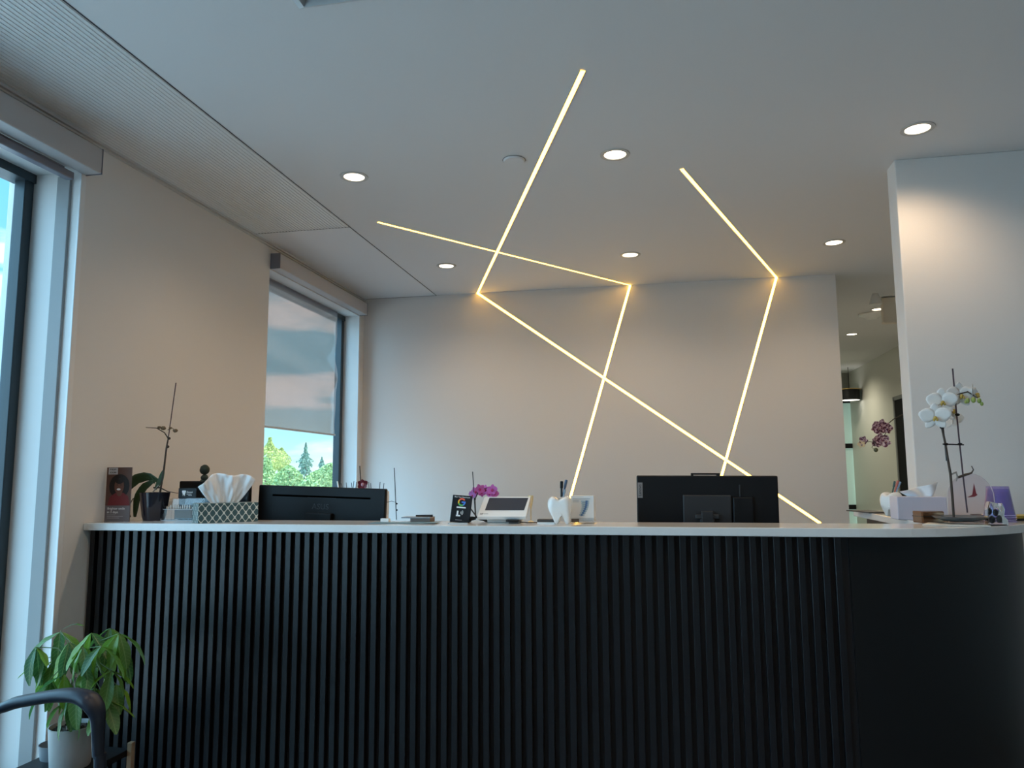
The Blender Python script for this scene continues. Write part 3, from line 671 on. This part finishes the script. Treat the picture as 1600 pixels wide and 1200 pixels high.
# pink orchid
PINK = mat('pink_petal', (.62, .14, .48), .5, noise=.25, nscale=60); LIP = mat('pink_lip', (.45, .02, .14), .45); LILAC = mat('lilac_petal', (.50, .22, .62), .5)
PY = 2.82
p0 = at(745, 815, Y=PY)
t = thing('potted_orchid', 'small bright pink orchid behind the black review card', 'orchid', (p0.x, PY, ZT))
L = lambda x, y, dy=0: local(t, x, y, PY+dy)
MB().tube([L(743, 812), L(738.5, 737)], .0018, 6).build('stake', DGREY, t)
MB().tube([L(743, 806), L(742, 780), L(748, 767), L(762, 762), L(775, 768)], [.003, .0025, .002, .0016, .0014], 6).build('flower_stem', STEM, t, smooth=60)
MB().ball(L(742, 780), .004, None, 8, 6).build('clip', BLACK, t)
MB().tube([L(732, 790), L(745, 808)], .0025, 6).build('flower_stem', STEM, t)
def mini_flower(par, c, r, mt, lip, rz=0, rx=0, petals=5, name='flower'):
    mb = MB()
    for k in range(petals):
        a = 2*PI*k/petals+rz; wd = r*(1.15 if k % 2 else .75)
        pm = petal_mesh(r, wd, .25); mb.add(pm.v, pm.f, mt, Matrix.Rotation(rx, 4, 'Z') @ Matrix.Rotation(a, 4, 'Y'))
    mb.ball((0, -r*.15, -r*.12), (r*.25, r*.2, r*.28), lip, 7, 5)
    return mb.build(name, None, par, smooth=80, loc=c)
for x, y, r, mt in ((750, 764, .020, PINK), (743, 768, .019, PINK), (758, 765, .019, PINK), (769, 765, .020, PINK), (773, 771, .017, PINK), (753, 769, .018, PINK), (738, 774, .013, LILAC), (765, 772, .015, PINK), (736, 771, .010, LILAC)):
    mini_flower(t, L(x, y, random.uniform(-.02, .02)), r, mt, LIP, random.random(), random.uniform(-.6, .6))
BLEAF = mat('dark_leaf', (.020, .020, .016), .6, spec=.15)
broad_leaf('leaf', [L(744, 809), L(755, 803), L(768, 806), L(780, 816, -.03)], .016, BLEAF, t)
broad_leaf('leaf', [L(744, 810), L(736, 811), L(732, 816, -.02)], .016, BLEAF, t)
broad_leaf('leaf', [L(746, 810), L(755, 811), L(762, 815, -.03)], .018, BLEAF, t)

# payment terminal with slanted screen
p0 = at(787, 812, Y=2.78)
t = thing('payment_terminal', 'white slanted touchscreen terminal with a dark grey screen', 'terminal', (p0.x, 2.78, ZT), 0)
q = [at(745, 807, Y=2.72), at(822, 807, Y=2.72), at(829, 776, Y=2.80), at(757, 776, Y=2.80)]
Q = [p-Vector(t.location) for p in q]
nrm = (Q[1]-Q[0]).cross(Q[3]-Q[0]).normalized(); 
if nrm.y > 0: nrm = -nrm
bk = -nrm*.016
MB().add(Q+[p+bk for p in Q], [(0, 1, 2, 3), (4, 7, 6, 5), (0, 4, 5, 1), (1, 5, 6, 2), (2, 6, 7, 3), (3, 7, 4, 0)]).build('display_body', WPLAST, t, bevel=.002)
def onq(u, v): 
    a = Q[0].lerp(Q[1], u); b_ = Q[3].lerp(Q[2], u); return a.lerp(b_, v)+nrm*.0006
MB().add([onq(.12, .30), onq(.93, .30), onq(.96, .93), onq(.12, .93)], [(0, 1, 2, 3)]).build('screen', mat('screen_grey', (.045, .05, .065), .25), t)
l0 = onq(.05, .12)+nrm*.0004
text('lettering', 'AP', .010, l0+Vector((.006, 0, 0)), t, DGREY, rx=math.acos(max(-1, min(1, nrm.z))))
u_ = (Q[1]-Q[0]).normalized(); v_ = (Q[3]-Q[0]).normalized()*.0012; c_ = l0+u_*.014; MB().add([c_-v_, c_+u_*.016-v_, c_+u_*.016+v_, c_+v_], [(0, 1, 2, 3)]).build('small_print', MATS['folder_grey'], t)
MB().box(-.06, .07, -.01, .03, 0, .03).build('stand', WPLAST, t, bevel=.004)
t = thing('card_reader', 'flat black card reader lying under the slanted terminal', 'card reader', (at(803, 812, Y=2.74).x, 2.735, ZT))
MB().box(-.025, .022, -.02, .02, .006, .015).build('reader_body', BLACK, t, bevel=.003)
MB().box(-.015, .018, -.015, .015, .0, .006).build('foot', DGREY, t)
MB().tube([(.022, 0, .006), (.05, .0, .003), (.10, .01, .003)], .0018, 6).build('cable', BLACK, t)

t = thing('flute_ornament', 'small cream flute-shaped ornament right of the white terminal', 'ornament', (at(831, 810, Y=2.84).x, 2.82, ZT))
zt_ = at(831, 774, Y=2.82).z-ZT
MB().lathe([(.001, 0), (.011, 0), (.010, .003), (.002, .006), (.002, zt_-.05), (.006, zt_-.035), (.010, zt_-.012), (.010, zt_), (.009, zt_), (.005, zt_-.03), (.001, zt_-.035)], 16).build('flute', mat('cream_glass', (.85, .72, .45), .25), t, smooth=60)

# tooth-shaped pen holders
def tooth(name, label, px, Y, hgt, rz=0, base=815):
    p = at(px, base, Y=Y); t = thing(name, label, 'pen holder', (p.x, Y, ZT), rz); s = hgt/1.0
    pl = [(-.36, .93), (-.43, .80), (-.44, .62), (-.38, .45), (-.28, .28), (-.20, .10), (-.14, .0), (-.02, .02), (.02, .16), (.06, .34), (.10, .34), (.14, .16), (.20, .0), (.36, 0), (.40, .12), (.38, .35), (.44, .58), (.44, .80), (.36, .96), (.24, 1.0), (.12, .93), (.0, .87), (-.12, .93), (-.24, 1.0)]
    m = MB(); n = len(pl); rows = []
    for yy, k in ((-.30, .55), (-.26, .80), (-.14, .97), (0, 1.02), (.14, .97), (.26, .80), (.30, .55)):
        for x, z in pl:
            cx_ = 0 if z > .45 else (-.16 if x < .04 else .25); cz = .62 if z > .45 else max(z, .16)
            f_ = (z-.0)/.45 if z < .45 else 1; f_ = max(.0, min(1, f_))
            rows.append(((cx_+(x-cx_)*k)*s, yy*s*(.55+.45*f_), (cz+(z-cz)*(k if z > .45 else 1))*s))
    fs = [list(range(n)), [6*n+q_ for q_ in range(n)][::-1]]
    for a_ in range(6):
        for b_ in range(n): fs.append((a_*n+b_, (a_+1)*n+b_, (a_+1)*n+(b_+1) % n, a_*n+(b_+1) % n))
    m.add(rows, fs); o = m.build('tooth_cup', CERAM, t)
    u = o.modifiers.new('u', 'SUBSURF'); u.levels = u.render_levels = 1
    for pp in o.data.polygons: pp.use_smooth = True
    MB().lathe([(.001, 0), (.020*hgt/.1, 0)], 16, c=(.0, 0, .885*s)).build('cup_opening', BACKP, t)
    return t
TT = tooth('tooth_pen_holder', 'white tooth-shaped pen holder at the middle of the ledge', 875, 2.72, .100)
def pen(name, label, a, b, r, mt, capm=None, grp=None):
    t = thing(name, label, 'pen', a, 0, grp); d = Vector(b)-Vector(a)
    MB().tube([(0, 0, 0), d*.55, d*.56, d], [r*.8, r*.85, r, r], 10).build('barrel', mt, t, smooth=50)
    MB().tube([d*.56, d*.98, d*1.01], [r*1.15, r*1.15, r*.5], 10).build('cap', capm or mt, t, smooth=50)
    return t
BLUEP = mat('blue_pen', (.10, .17, .30), .35); PSIL = mat('pen_silver', (.4, .4, .42), .3, .7)
tx = TT.location.x
pen('marker_pen', 'black capped marker in the middle tooth-shaped holder', (tx+.006, 2.72, 1.165), at(877.5, 752, Y=2.72), .0048, DGREY, BLACK)
pen('ballpoint_pen', 'blue pen leaning in the middle tooth-shaped holder', (tx+.010, 2.728, 1.165), at(885, 750, Y=2.74), .0045, BLUEP)
pen('ballpoint_pen', 'short pale blue pen beside the black marker', (tx+.014, 2.715, 1.165), at(883, 765, Y=2.72), .0035, mat('pale_blue_pen', (.3, .38, .46), .4))
# leaflet box
p0 = at(911, 815, Y=2.76)
t = thing('leaflet_box', 'small white box with a blue dental bridge picture beside the tooth holder', 'box', (p0.x, 2.78, ZT), math.radians(-6))
MB().box(-.042, .042, -.02, .02, .008, .098).build('carton', PAPER, t, bevel=.001)
TB, TP, TD = mat('tooth_blue', (.10, .20, .38), .5), mat('tooth_pale', (.42, .54, .60), .5), mat('tooth_dark', (.04, .08, .15), .5)
m = MB()
for k in range(8):
    z = .078-k*.0068; x = .018+.007*math.sin(PI*(k+1)/9)-.0026*k
    m.box(x-.024+.0015*k, x-.006, -.0216, -.0205, z-.0026, z+.0026, TP)
    m.box(x-.008, x, -.0218, -.0205, z-.0032, z+.0032, TB); m.box(x-.020+.0015*k, x-.004, -.0217, -.0205, z-.0040, z-.0030, TD)
    m.box(x+.001, x+.005, -.0216, -.0205, z-.0035, z+.0035, TP)
m.build('bridge_picture', None, t)
m = MB(); m.box(-.034, .030, -.0212, -.0204, .0862, .0874); m.box(-.034, -.012, -.0212, -.0204, .080, .0811); m.box(-.034, -.012, -.0212, -.0204, .0755, .0766)
m.build('print_line', mat('print_blue', (.25, .33, .42), .5), t)
m = MB(); m.box(-.044, .044, -.026, -.0225, 0, .02); m.box(-.044, .044, -.026, .022, 0, .003); m.build('acrylic_tray', ACRYL, t)
MB().box(-.04, -.012, -.0225, -.0208, .004, .016).build('bottom_card', mat('card_brown', (.2, .15, .12), .5), t)
t = thing('card_stack', 'low dark stack of cards left of the middle tooth holder', 'cards', (at(853, 815, Y=2.73).x, 2.74, ZT))
MB().box(-.03, .032, -.02, .02, .0, .006).build('white_card', PAPER, t); MB().box(-.03, .030, -.02, .02, .0062, .016).build('dark_card', mat('dark_card', (.05, .045, .04), .5), t, bevel=.001)

# ------------------------------------------------------------------ right end of ledge
WP = mat('white_petal', (.84, .84, .83), .5, spec=.3); YL = mat('orchid_lip', (.50, .36, .08), .5); GB = mat('green_bud', (.30, .38, .10), .5)
OY = 2.83
p0 = at(1490, 815, Y=OY)
wor = thing('potted_orchid', 'tall white orchid with large blooms in front of the free wall end', 'orchid', (p0.x, OY, ZT))
L = lambda x, y, dy=0: local(wor, x, y, OY+dy)
MB().tube([L(1490.5, 811), L(1488, 775), L(1485, 740), L(1480, 712), L(1476.5, 690), L(1472, 670), L(1469, 655), L(1475, 635), L(1490, 618), L(1512, 612), L(1528, 622)], [.0042, .0042, .0042, .004, .0038, .0034, .003, .0025, .0022, .002, .0015], 8).build('flower_stem', STEM, wor, smooth=60)
MB().tube([L(1511.5, 801), L(1504.6, 742), L(1498, 680), L(1494, 640), L(1488.5, 576)], .0026, 7).build('stake', STAKE, wor)
MB().tube([L(1479, 720), L(1473, 660)], .0022, 7).build('stake', DGREY, wor)
MB().tube([L(1473, 694), L(1506, 695)], .0022, 6).build('crossbar', BLACK, wor)
for x, y in ((1478, 694), (1500, 694), (1472, 668), (1496, 648)): MB().ball(L(x, y, -.004), (.008, .005, .005), None, 8, 6).build('clip', BLACK, wor)
def big_flower(c, r, tilt, yaw):
    mb = MB(); mb.ball((0, -.010, -.004), (.006, .007, .006), YL, 8, 6); mb.ball((-.004, -.012, -.010), (.004, .005, .006), YL, 7, 5); mb.ball((.005, -.012, -.010), (.004, .005, .005), YL, 7, 5)
    f = mb.build('flower', None, wor, smooth=60, loc=c); f.rotation_euler = (tilt, 0, yaw)
    for k, (a, l, wd, dy) in enumerate(((0, .92, .66, .004), (math.radians(142), .92, .66, .003), (math.radians(-142), .92, .66, .003), (math.radians(76), 1.0, 1.0, 0), (math.radians(-76), 1.0, 1.0, 0))):
        o = petal_mesh(r*l, r*wd, .16, None, 6).build('petal', WP, f, smooth=80, solid=.0008); o.rotation_euler = (0, a, 0); o.location = (0, dy, 0)
for x, y, r, ti, ya, dy in ((1472, 627, .050, .05, -.15, -.01), (1461, 651, .050, .1, -.25, -.03), (1500, 617, .048, 0, .15, 0), (1522, 615, .038, 0, 1.0, .02), (1485, 641, .034, -.2, .7, .02), (1488, 656, .036, .2, 2.6, .03)):
    big_flower(L(x, y, dy), r, ti, ya)
for x, y, r in ((1512, 626, .009), (1521, 625, .010), (1530, 626, .009), (1534, 631, .007), (1509, 628, .006)): MB().ball(L(x, y, -.02), (r*.8, r*.8, r), None, 8, 7).build('bud', GB, wor, smooth=60)
MB().tube([L(1497, 746), L(1508, 742), L(1518, 739), L(1521, 734), L(1518, 728)], [.004, .0045, .003, .002, .0015], 6).build('aerial_root', STEM, wor, smooth=60)
MB().tube([L(1487, 741), L(1494, 738), L(1496, 745), L(1494, 752)], [.003, .004, .003, .002], 6).build('aerial_root', mat('grey_root', (.3, .28, .26), .6), wor, smooth=60)
MB().lathe([(.001, 0), (.05, 0), (.085, .012), (.088, .016), (.082, .014), (.05, .004), (.001, .004)], 28, c=L(1502, 814)*1).build('dish', mat('slate_glaze', (.10, .11, .12), .15), wor, smooth=50)

# pale box with tissue
t = thing('tissue_box', 'pale lilac-white tissue box behind the white orchid stems', 'tissue box', (at(1442, 797, Y=3.12).x, 3.14, ZT), math.radians(0))
MB().box(-.095, .075, -.05, .05, 0, .085).build('carton', mat('lilac_card', (.62, .60, .70), .3), t, bevel=.003)
def tis2(u, v):
    a = (u-.5)*2; return (a*(.04+.03*v)+.0, .012*math.sin(u*11+v*3)*(.4+v), .083+v*(.038+.018*a))
MB().grid(tis2, 24, 8).build('tissue', TIS, t, smooth=80, solid=.0006)
# second tooth and pens
T2 = tooth('tooth_pen_holder', 'white tooth-shaped pen holder on the return ledge at the right', 1394, 3.30, .100, math.radians(-60), 803)
tx, ty = T2.location.x, T2.location.y
pen('ballpoint_pen', 'dark green pen in the right tooth-shaped holder', (tx+.005, ty, 1.16), at(1398, 752, Y=ty), .0036, mat('teal_pen', (.05, .10, .10), .4))
pen('ballpoint_pen', 'coral red pen in the right tooth-shaped holder', (tx+.012, ty, 1.16), at(1403, 751, Y=ty), .0040, mat('coral_pen', (.60, .18, .14), .4))
pen('ballpoint_pen', 'light blue pen leaning right in the right tooth-shaped holder', (tx+.016, ty, 1.16), at(1407, 753, Y=ty), .0036, mat('sky_pen', (.25, .38, .55), .4))
# papers
t = thing('papers', 'dark and cream papers lying flat beside the right tooth holder', 'papers', (.985, 3.42, ZT+.0006), math.radians(12))
MB().box(-.08, .02, .18, .40, 0, .005).build('magazine', mat('dark_mag', (.05, .05, .05), .4), t)
t = thing('papers', 'stack of cream and brown papers in front of the pale tissue box', 'papers', (.985, 3.05, ZT+.0006), math.radians(8))
MB().box(-.06, .05, -.05, .16, 0, .006).build('brown_folder', mat('brown_folder', (.25, .16, .10), .45), t)
MB().box(-.05, .055, -.04, .15, .0062, .010).build('cream_sheet', mat('cream_paper', (.62, .55, .40), .6), t)
t = thing('copper_box', 'low glossy copper-brown box lying left of the orchid stem', 'box', (at(1456, 812, Y=2.90).x, 2.925, ZT), math.radians(14))
MB().box(-.040, .040, -.025, .035, 0, .040).build('case', mat('copper', (.30, .15, .08), .18, .8), t, bevel=.004)
MB().box(-.0405, .0405, -.0255, .0355, .022, .0235).build('lid_seam', BACKP, t)
t = thing('leaflet', 'cream folded leaflet lying at the inner corner of the curved ledge', 'leaflet', (.93, 2.74, ZT+.0006), math.radians(-6))
MB().prism([(-.10, .01), (.09, -.02), (.09, .05), (-.06, .12)], 0, .004).build('sheet', mat('cream_sheet', (.68, .66, .60), .5), t)
# arched acrylic stand
PK = clear('pink_acrylic', (.96, .92, .94), .10, body=(.66, .58, .66), bodyf=.08)
p0 = at(1520, 808, Y=2.96); t = thing('acrylic_sign', 'clear arched acrylic stand with a pinkish rim right of the orchid stem', 'stand', (p0.x, 2.965, ZT))
ap = [(-.075, 0)]+[(.0+.075*-math.cos(math.radians(k)), .085+.085*math.sin(math.radians(k))) for k in range(0, 181, 12)]+[(.075, 0)]
MB().prism(ap, 0, .003, axis='y').build('sheet', PK, t)
MB().tube([(x, .0015, z) for x, z in ap], .0013, 5).build('rim', mat('rim_white', (.8, .76, .74), .2), t)
MB().box(-.075, .075, -.02, .03, 0, .003).build('base_panel', ACRYL, t)
MB().add([(.005, -.002, .095), (.013, -.002, .135), (.018, -.002, .10), (.022, -.002, .095), (.012, -.002, .088), (-.012, -.002, .086)], [(0, 5, 4, 3, 2, 1)]).build('red_emblem', mat('emblem_red', (.22, .03, .04), .5), t, solid=.001)
# purple holder
PU = clear('purple_acrylic', (.80, .76, .96), .30, body=(.36, .27, .72), bodyf=.24)
cx_, cy_ = at(1562, 806, Y=3.0).x, 3.0
zt_ = at(1560, 760, Y=3.0).z-ZT
cups = ['lowest', 'second lowest', 'third', 'topmost']
for k in range(4):
    c_ = thing('plastic_cup', cups[k]+' cup of the upturned translucent purple stack behind the crystal award', 'cup', (cx_, cy_, ZT+.0006+k*.0075), 0, 'upturned purple cups stacked behind the crystal award')
    top_ = zt_-.0225-.002*(3-k)
    MB().lathe([(.001, top_), (.034, top_), (.035, top_-.002), (.0485-.0003*k, .004), (.050, .003), (.0505, .001), (.0485, 0)], 32).build('cup_wall', PU, c_, smooth=40)
    MB().tube([(.0502*math.cos(a_*PI/16), .0502*math.sin(a_*PI/16), .001) for a_ in range(33)], .0009, 5).build('rim', mat('lilac_edge', (.62, .58, .88), .2), c_)
# crystal award
CR_ = mat('crystal', (.92, .95, .95), .03, trans=1.0, ior=1.5)
t = thing('crystal_award', 'small faceted clear crystal award standing near the ledge front', 'award', (at(1561, 820, Y=2.78).x, 2.80, ZT))
m = MB(); m.prism([(-.030, 0), (.032, 0), (.030, .018), (.020, .03), (.024, .052), (.016, .074), (.010, .052), (.004, .072), (-.020, .078), (-.028, .05)], -.016, .016, axis='y'); m.build('crystal_block', CR_, t, bevel=.003)
m = MB()
for x, z, r in ((-.016, .045, .010), (.004, .04, .009), (.014, .02, .010), (-.008, .018, .010)): m.ball((x, 0, z), (r, .006, r*1.3), None, 6, 5, .1)
m.build('engraved_core', mat('core_grey', (.22, .24, .24), .3), t)
# small bowl, yellow strip
t = thing('small_bowl', 'small brown bowl seen through the clear arched stand', 'bowl', (at(1533, 800, Y=3.08).x, 3.08, ZT))
MB().lathe([(.001, 0), (.018, 0), (.034, .018), (.036, .022), (.032, .018), (.016, .004), (.001, .004)], 20).build('bowl', mat('brown_glaze', (.10, .05, .03), .2), t, smooth=50)
t = thing('book', 'thin dark booklet with a yellow patterned cover at the right end of the ledge', 'book', (at(1592, 808, Y=3.10).x+.02, 3.12, ZT), math.radians(10))
MB().box(-.065, .08, -.06, .06, 0, .008).build('pages', BLACK, t)
MB().box(-.05, .08, -.05, .06, .0082, .018).build('cover', mat('yellow_pattern', (.55, .42, .06), .5, noise=.6, nscale=120), t)

# purple orchid behind the wall end
MAG = mat('magenta_petal', (.22, .03, .10), .5, noise=.5, nscale=110, lo=(.07, .008, .035), hi=(.55, .38, .42)); PALE = mat('pale_petal', (.4, .2, .25), .5, noise=.4, nscale=110, lo=(.12, .02, .06), hi=(.66, .5, .48))
PYY = 3.72
t = thing('potted_orchid', 'dark purple orchid spray arching in front of the corridor', 'orchid', (1.27, PYY, ZT))
L = lambda x, y, dy=0: local(t, x, y, PYY+dy)
MB().lathe([(.001, 0), (.042, 0), (.058, .11), (.055, .11), (.001, .10)], 24).build('pot', CERAM, t, smooth=40)
MB().tube([(0, 0, .10), (.01, 0, .28), (-.02, 0, .42), L(1410, 648), L(1404, 651), L(1396, 655), L(1389, 661), L(1386, 672), L(1380, 685), L(1368, 692), L(1362, 699), L(1368, 703)], [.004, .004, .0035, .0025, .0022, .002, .002, .002, .0018, .0016, .0014, .0012], 7).build('flower_stem', STEM, t, smooth=60)
MB().tube([L(1370, 692), L(1358, 690), L(1350, 691)], .0014, 6).build('twig', STEM, t)
for x, y, r, mt in ((1376, 666, .034, MAG), (1370, 669, .026, MAG), (1386, 669, .026, MAG), (1377, 687, .034, MAG), (1383, 690, .026, PALE), (1370, 691, .024, MAG), (1349, 688, .020, MAG), (1346, 694, .018, mat('cream_petal', (.6, .45, .25), .5))):
    mini_flower(t, L(x, y, random.uniform(-.02, .02)), r, mt, PALE, random.random()*2, random.uniform(-.5, .5))
MB().ball(L(1368.5, 703), (.010, .010, .010), None, 10, 8).build('bud', mat('olive_bud', (.07, .08, .04), .5), t, smooth=60)

# ------------------------------------------------------------------ money tree
PTOP = at(113, 1133, Y=2.22); PBOT = at(113, 1197, Y=2.22); PX, PYP = PTOP.x, 2.30; PZ = PBOT.z; PHT = PTOP.z-PBOT.z
st = thing('plant_stand', 'low wooden plant stand with upright corner posts under the leafy plant', 'plant stand', (PX, PYP, 0))
WD = mat('pale_wood', (.30, .20, .12), .5, noise=.3, nscale=20)
for sx_ in (-1, 1):
    for sy_ in (-1, 1): MB().box(sx_*.116-.028-.009, sx_*.116-.028+.009, sy_*.12-.03-.009, sy_*.12-.03+.009, 0, PZ+(.022 if sy_ > 0 and sx_ > 0 else -.023)).build('post', WD, st, bevel=.002)
MB().box(-.16, .078, -.155, .10, PZ-.022, PZ-.002).build('shelf_board', BLACK, st)
t = thing('planter_saucer', 'dark-lined pale planter behind and left of the grey plant pot', 'planter', (PX-.105, PYP-.02, PZ-.0015))
MB().lathe([(.001, .0), (.045, 0), (.052, .045), (.049, .045), (.042, .01), (.001, .01)], 24).build('planter_shell', mat('planter_blue', (.16, .18, .20), .4), t, smooth=40)
t = thing('potted_money_tree', 'bushy green money tree in a grey pot between window and counter', 'plant', (PX, 2.22, PZ))
POTM = mat('grey_pot', (.40, .39, .38), .5)
MB().lathe([(.001, 0), (.056, 0), (.058, .004), (.067, PHT-.003), (.068, PHT), (.065, PHT+.001), (.063, PHT-.008), (.060, PHT-.03), (.001, PHT-.03)], 36).build('pot', POTM, t, smooth=35)
m = MB(); m.lathe([(.001, PHT-.010), (.062, PHT-.012)], 20)
for k in range(60):
    a = random.random()*6.28; r = .056*math.sqrt(random.random()); m.ball((r*math.cos(a), r*math.sin(a), PHT-.010), random.uniform(.002, .005), None, 5, 4)
o = m.build('soil', mat('soil', (.03, .02, .015), .8, noise=.6, nscale=200), t); o['kind'] = 'stuff'
GY = t.location.y
L = lambda x, y, dy=0: local(t, x, y, GY+dy)
TRK = mat('plant_trunk', (.20, .15, .10), .7, noise=.3, nscale=60)
for k in range(3):
    a = k*2.1; MB().tube([(.009*math.cos(a+z*14), .009*math.sin(a+z*14), PHT-.015+z) for z in [i*.02 for i in range(9)]], [.009-.0005*i for i in range(9)], 8).build('trunk', TRK, t, smooth=60)
LM = bpy.data.materials.new('money_leaf'); LM.use_nodes = True; ln = LM.node_tree; lb = ln.nodes['Principled BSDF']; lb.inputs['Roughness'].default_value = .34
lb.inputs['Transmission Weight'].default_value = 0; lb.inputs['Subsurface Weight'].default_value = 0
tcx = ln.nodes.new('ShaderNodeTexCoord'); sx = ln.nodes.new('ShaderNodeSeparateXYZ'); ln.links.new(tcx.outputs['Object'], sx.inputs[0])
def mt2(op, a, b=None):
    k = ln.nodes.new('ShaderNodeMath'); k.operation = op
    for i, v in enumerate((a, b)):
        if v is None: continue
        if isinstance(v, (int, float)): k.inputs[i].default_value = v
        else: ln.links.new(v, k.inputs[i])
    return k.outputs[0]
ax = mt2('ABSOLUTE', sx.outputs[0]); rib = mt2('LESS_THAN', ax, .012)
vein = mt2('GREATER_THAN', mt2('SINE', mt2('MULTIPLY', mt2('SUBTRACT', sx.outputs[1], mt2('MULTIPLY', ax, .9)), 62)), .90)
fc = mt2('MULTIPLY', mt2('MAXIMUM', rib, mt2('MULTIPLY', vein, .55)), .6)
oi = ln.nodes.new('ShaderNodeObjectInfo'); rr = ln.nodes.new('ShaderNodeValToRGB'); ln.links.new(oi.outputs['Random'], rr.inputs[0])
rr.color_ramp.elements[0].color = (.04, .14, .05, 1); rr.color_ramp.elements[1].color = (.20, .36, .03, 1)
x1 = ln.nodes.new('ShaderNodeMix'); x1.data_type = 'RGBA'; ln.links.new(fc, x1.inputs['Factor']); ln.links.new(rr.outputs[0], x1.inputs['A']); x1.inputs['B'].default_value = (.28, .42, .16, 1)
ln.links.new(x1.outputs['Result'], lb.inputs['Base Color'])
tl = ln.nodes.new('ShaderNodeBsdfTranslucent'); ln.links.new(x1.outputs['Result'], tl.inputs[0]); ms = ln.nodes.new('ShaderNodeMixShader'); ms.inputs[0].default_value = .4
ln.links.new(lb.outputs[0], ms.inputs[1]); ln.links.new(tl.outputs[0], ms.inputs[2]); ln.links.new(ms.outputs[0], ln.nodes['Material Output'].inputs[0])
leafs = []
for vrt in range(4):
    mb = MB(); dr = .12+.10*vrt
    def lf(u, v):
        ww = .34*(math.sin(PI*min(1, u**1.25*.95+.02))**.75)*(v-.5)
        return (ww, u, -dr*u*u+abs(v-.5)*.22*math.sin(PI*u)*.5+.012*math.sin(u*16)*(abs(v-.5)*2))
    mb.grid(lf, 9, 4)
    me = bpy.data.meshes.new('leaf'); me.from_pydata([tuple(x) for x in mb.v], [], mb.f); me.materials.append(LM); me.polygons.foreach_set('use_smooth', [True]*len(me.polygons)); leafs.append(me)
rl = random.Random(11)
hubs = [(57, 1011, .0, 180), (94, 988, .04, 150), (108, 1004, -.05, 120), (143, 989, -.03, 60), (172, 982, .03, 20), (100, 1054, -.08, 200), (174, 1048, -.06, 330), (165, 1092, -.02, 300), (85, 1032, .05, 170), (138, 1040, -.09, 270), (128, 1002, .08, 90), (110, 1092, -.07, 240), (190, 1010, .04, 0), (150, 1020, .05, 45), (68, 1030, .07, 190), (186, 990, -.06, 10), (130, 1012, -.10, 270), (78, 1062, -.09, 200), (158, 1010, -.10, 300), (182, 1070, .03, 320), (122, 1070, -.10, 260), (148, 1075, -.05, 290)]
cx = L(125, 1035)
for hx, hy, dy, az in hubs:
    hp = L(hx, hy, dy); base = Vector((0, 0, PHT+.12)).lerp(cx, .6)
    mid = (base+hp)/2+Vector((0, 0, .035))
    MB().tube([base, mid, hp], [.0022, .0018, .0014], 5).build('stem', GREENST, t, smooth=60)
    nl = rl.choice([4, 5, 5]); a0 = rl.random()*360
    for k in range(nl):
        Lx = rl.uniform(.085, .125)
        o = bpy.data.objects.new('leaf', rl.choice(leafs)); COL.objects.link(o); o.parent = t; o.location = hp
        yaw = math.radians(a0+k*360/nl+rl.uniform(-15, 15)); dn = math.radians(rl.uniform(25, 72))
        o.rotation_euler = (Euler((-dn, 0, 0)).to_matrix().to_4x4()).to_euler()
        o.matrix_local = Matrix.Translation(hp) @ Matrix.Rotation(yaw, 4, 'Z') @ Matrix.Rotation(-dn, 4, 'X') @ Matrix.Rotation(rl.uniform(-.4, .4), 4, 'Y') @ Matrix.Scale(Lx, 4)
MB().tube([cx, L(95, 985), L(110, 977), L(122, 974)], [.002, .0015, .0012, .001], 5).build('stem', GREENST, t)
o = bpy.data.objects.new('leaf', leafs[0]); COL.objects.link(o); o.parent = t
o.matrix_local = Matrix.Translation(L(112, 976)) @ Matrix.Rotation(-1.4, 4, 'Z') @ Matrix.Scale(.04, 4)

# ------------------------------------------------------------------ chair
CY = 1.75
ch = thing('armchair', 'glossy black armchair, only its curved arm showing in front of the plant', 'chair', (-1.68, 1.50, 0))
CHM = mat('chair_black', (.012, .018, .032), .38)
L = lambda x, y, Y: at(x, y, Y=Y)-Vector(ch.location)
def arm(Y):
    P = [(-30, 1112), (0, 1107), (25, 1098), (50, 1093), (80, 1088), (105, 1086), (125, 1088), (140, 1095), (149, 1107), (153, 1122), (153, 1150), (154, 1180), (156, 1215)]
    R = [.011, .013, .015, .015, .0155, .017, .018, .020, .018, .0145, .0115, .0115, .0115]
    pts = [at(x, y, Y=CY)-Vector(ch.location) for x, y in P]
    pts = [Vector((-.44, pts[0].y, pts[0].z-.02))]+pts+[Vector((pts[-1].x+.01, pts[-1].y, .0))]
    for p in pts: p.y = Y-ch.location.y
    R = [.012]+R+[.013]; P2 = []; R2 = []
    for i in range(len(pts)-1):
        a, b, c, d = pts[max(i-1, 0)], pts[i], pts[i+1], pts[min(i+2, len(pts)-1)]
        for k in range(5):
            u = k/5; P2.append(.5*(2*b+(c-a)*u+(2*a-5*b+4*c-d)*u*u+(3*b-a-3*c+d)*u**3)); R2.append(R[i]+(R[i+1]-R[i])*u)
    pts = P2+[pts[-1]]; R = R2+[R[-1]]
    MB().tube(pts, R, 20, None, 1.5, None).build('arm', CHM, ch, smooth=60)
arm(CY); arm(CY-.54)
m = MB(); m.grid(lambda u, v: (-.27+.52*u, -.23+.46*v, .44+.015*math.cos(v*PI*2)-.02*math.sin(u*PI)), 10, 8); m.build('seat', CHM, ch, smooth=60, solid=.02)
m = MB(); m.grid(lambda u, v: (-.30-.12*u-.03*math.sin(v*PI), -.23+.46*v, .46+.34*u), 8, 8); m.build('backrest', CHM, ch, smooth=60, solid=.018)
for y in (-.25, .25): MB().tube([(-.40, y, .0), (-.33, y, .44), (-.41, y, .64)], [.013, .014, .012], 10).build('leg', CHM, ch, smooth=60)
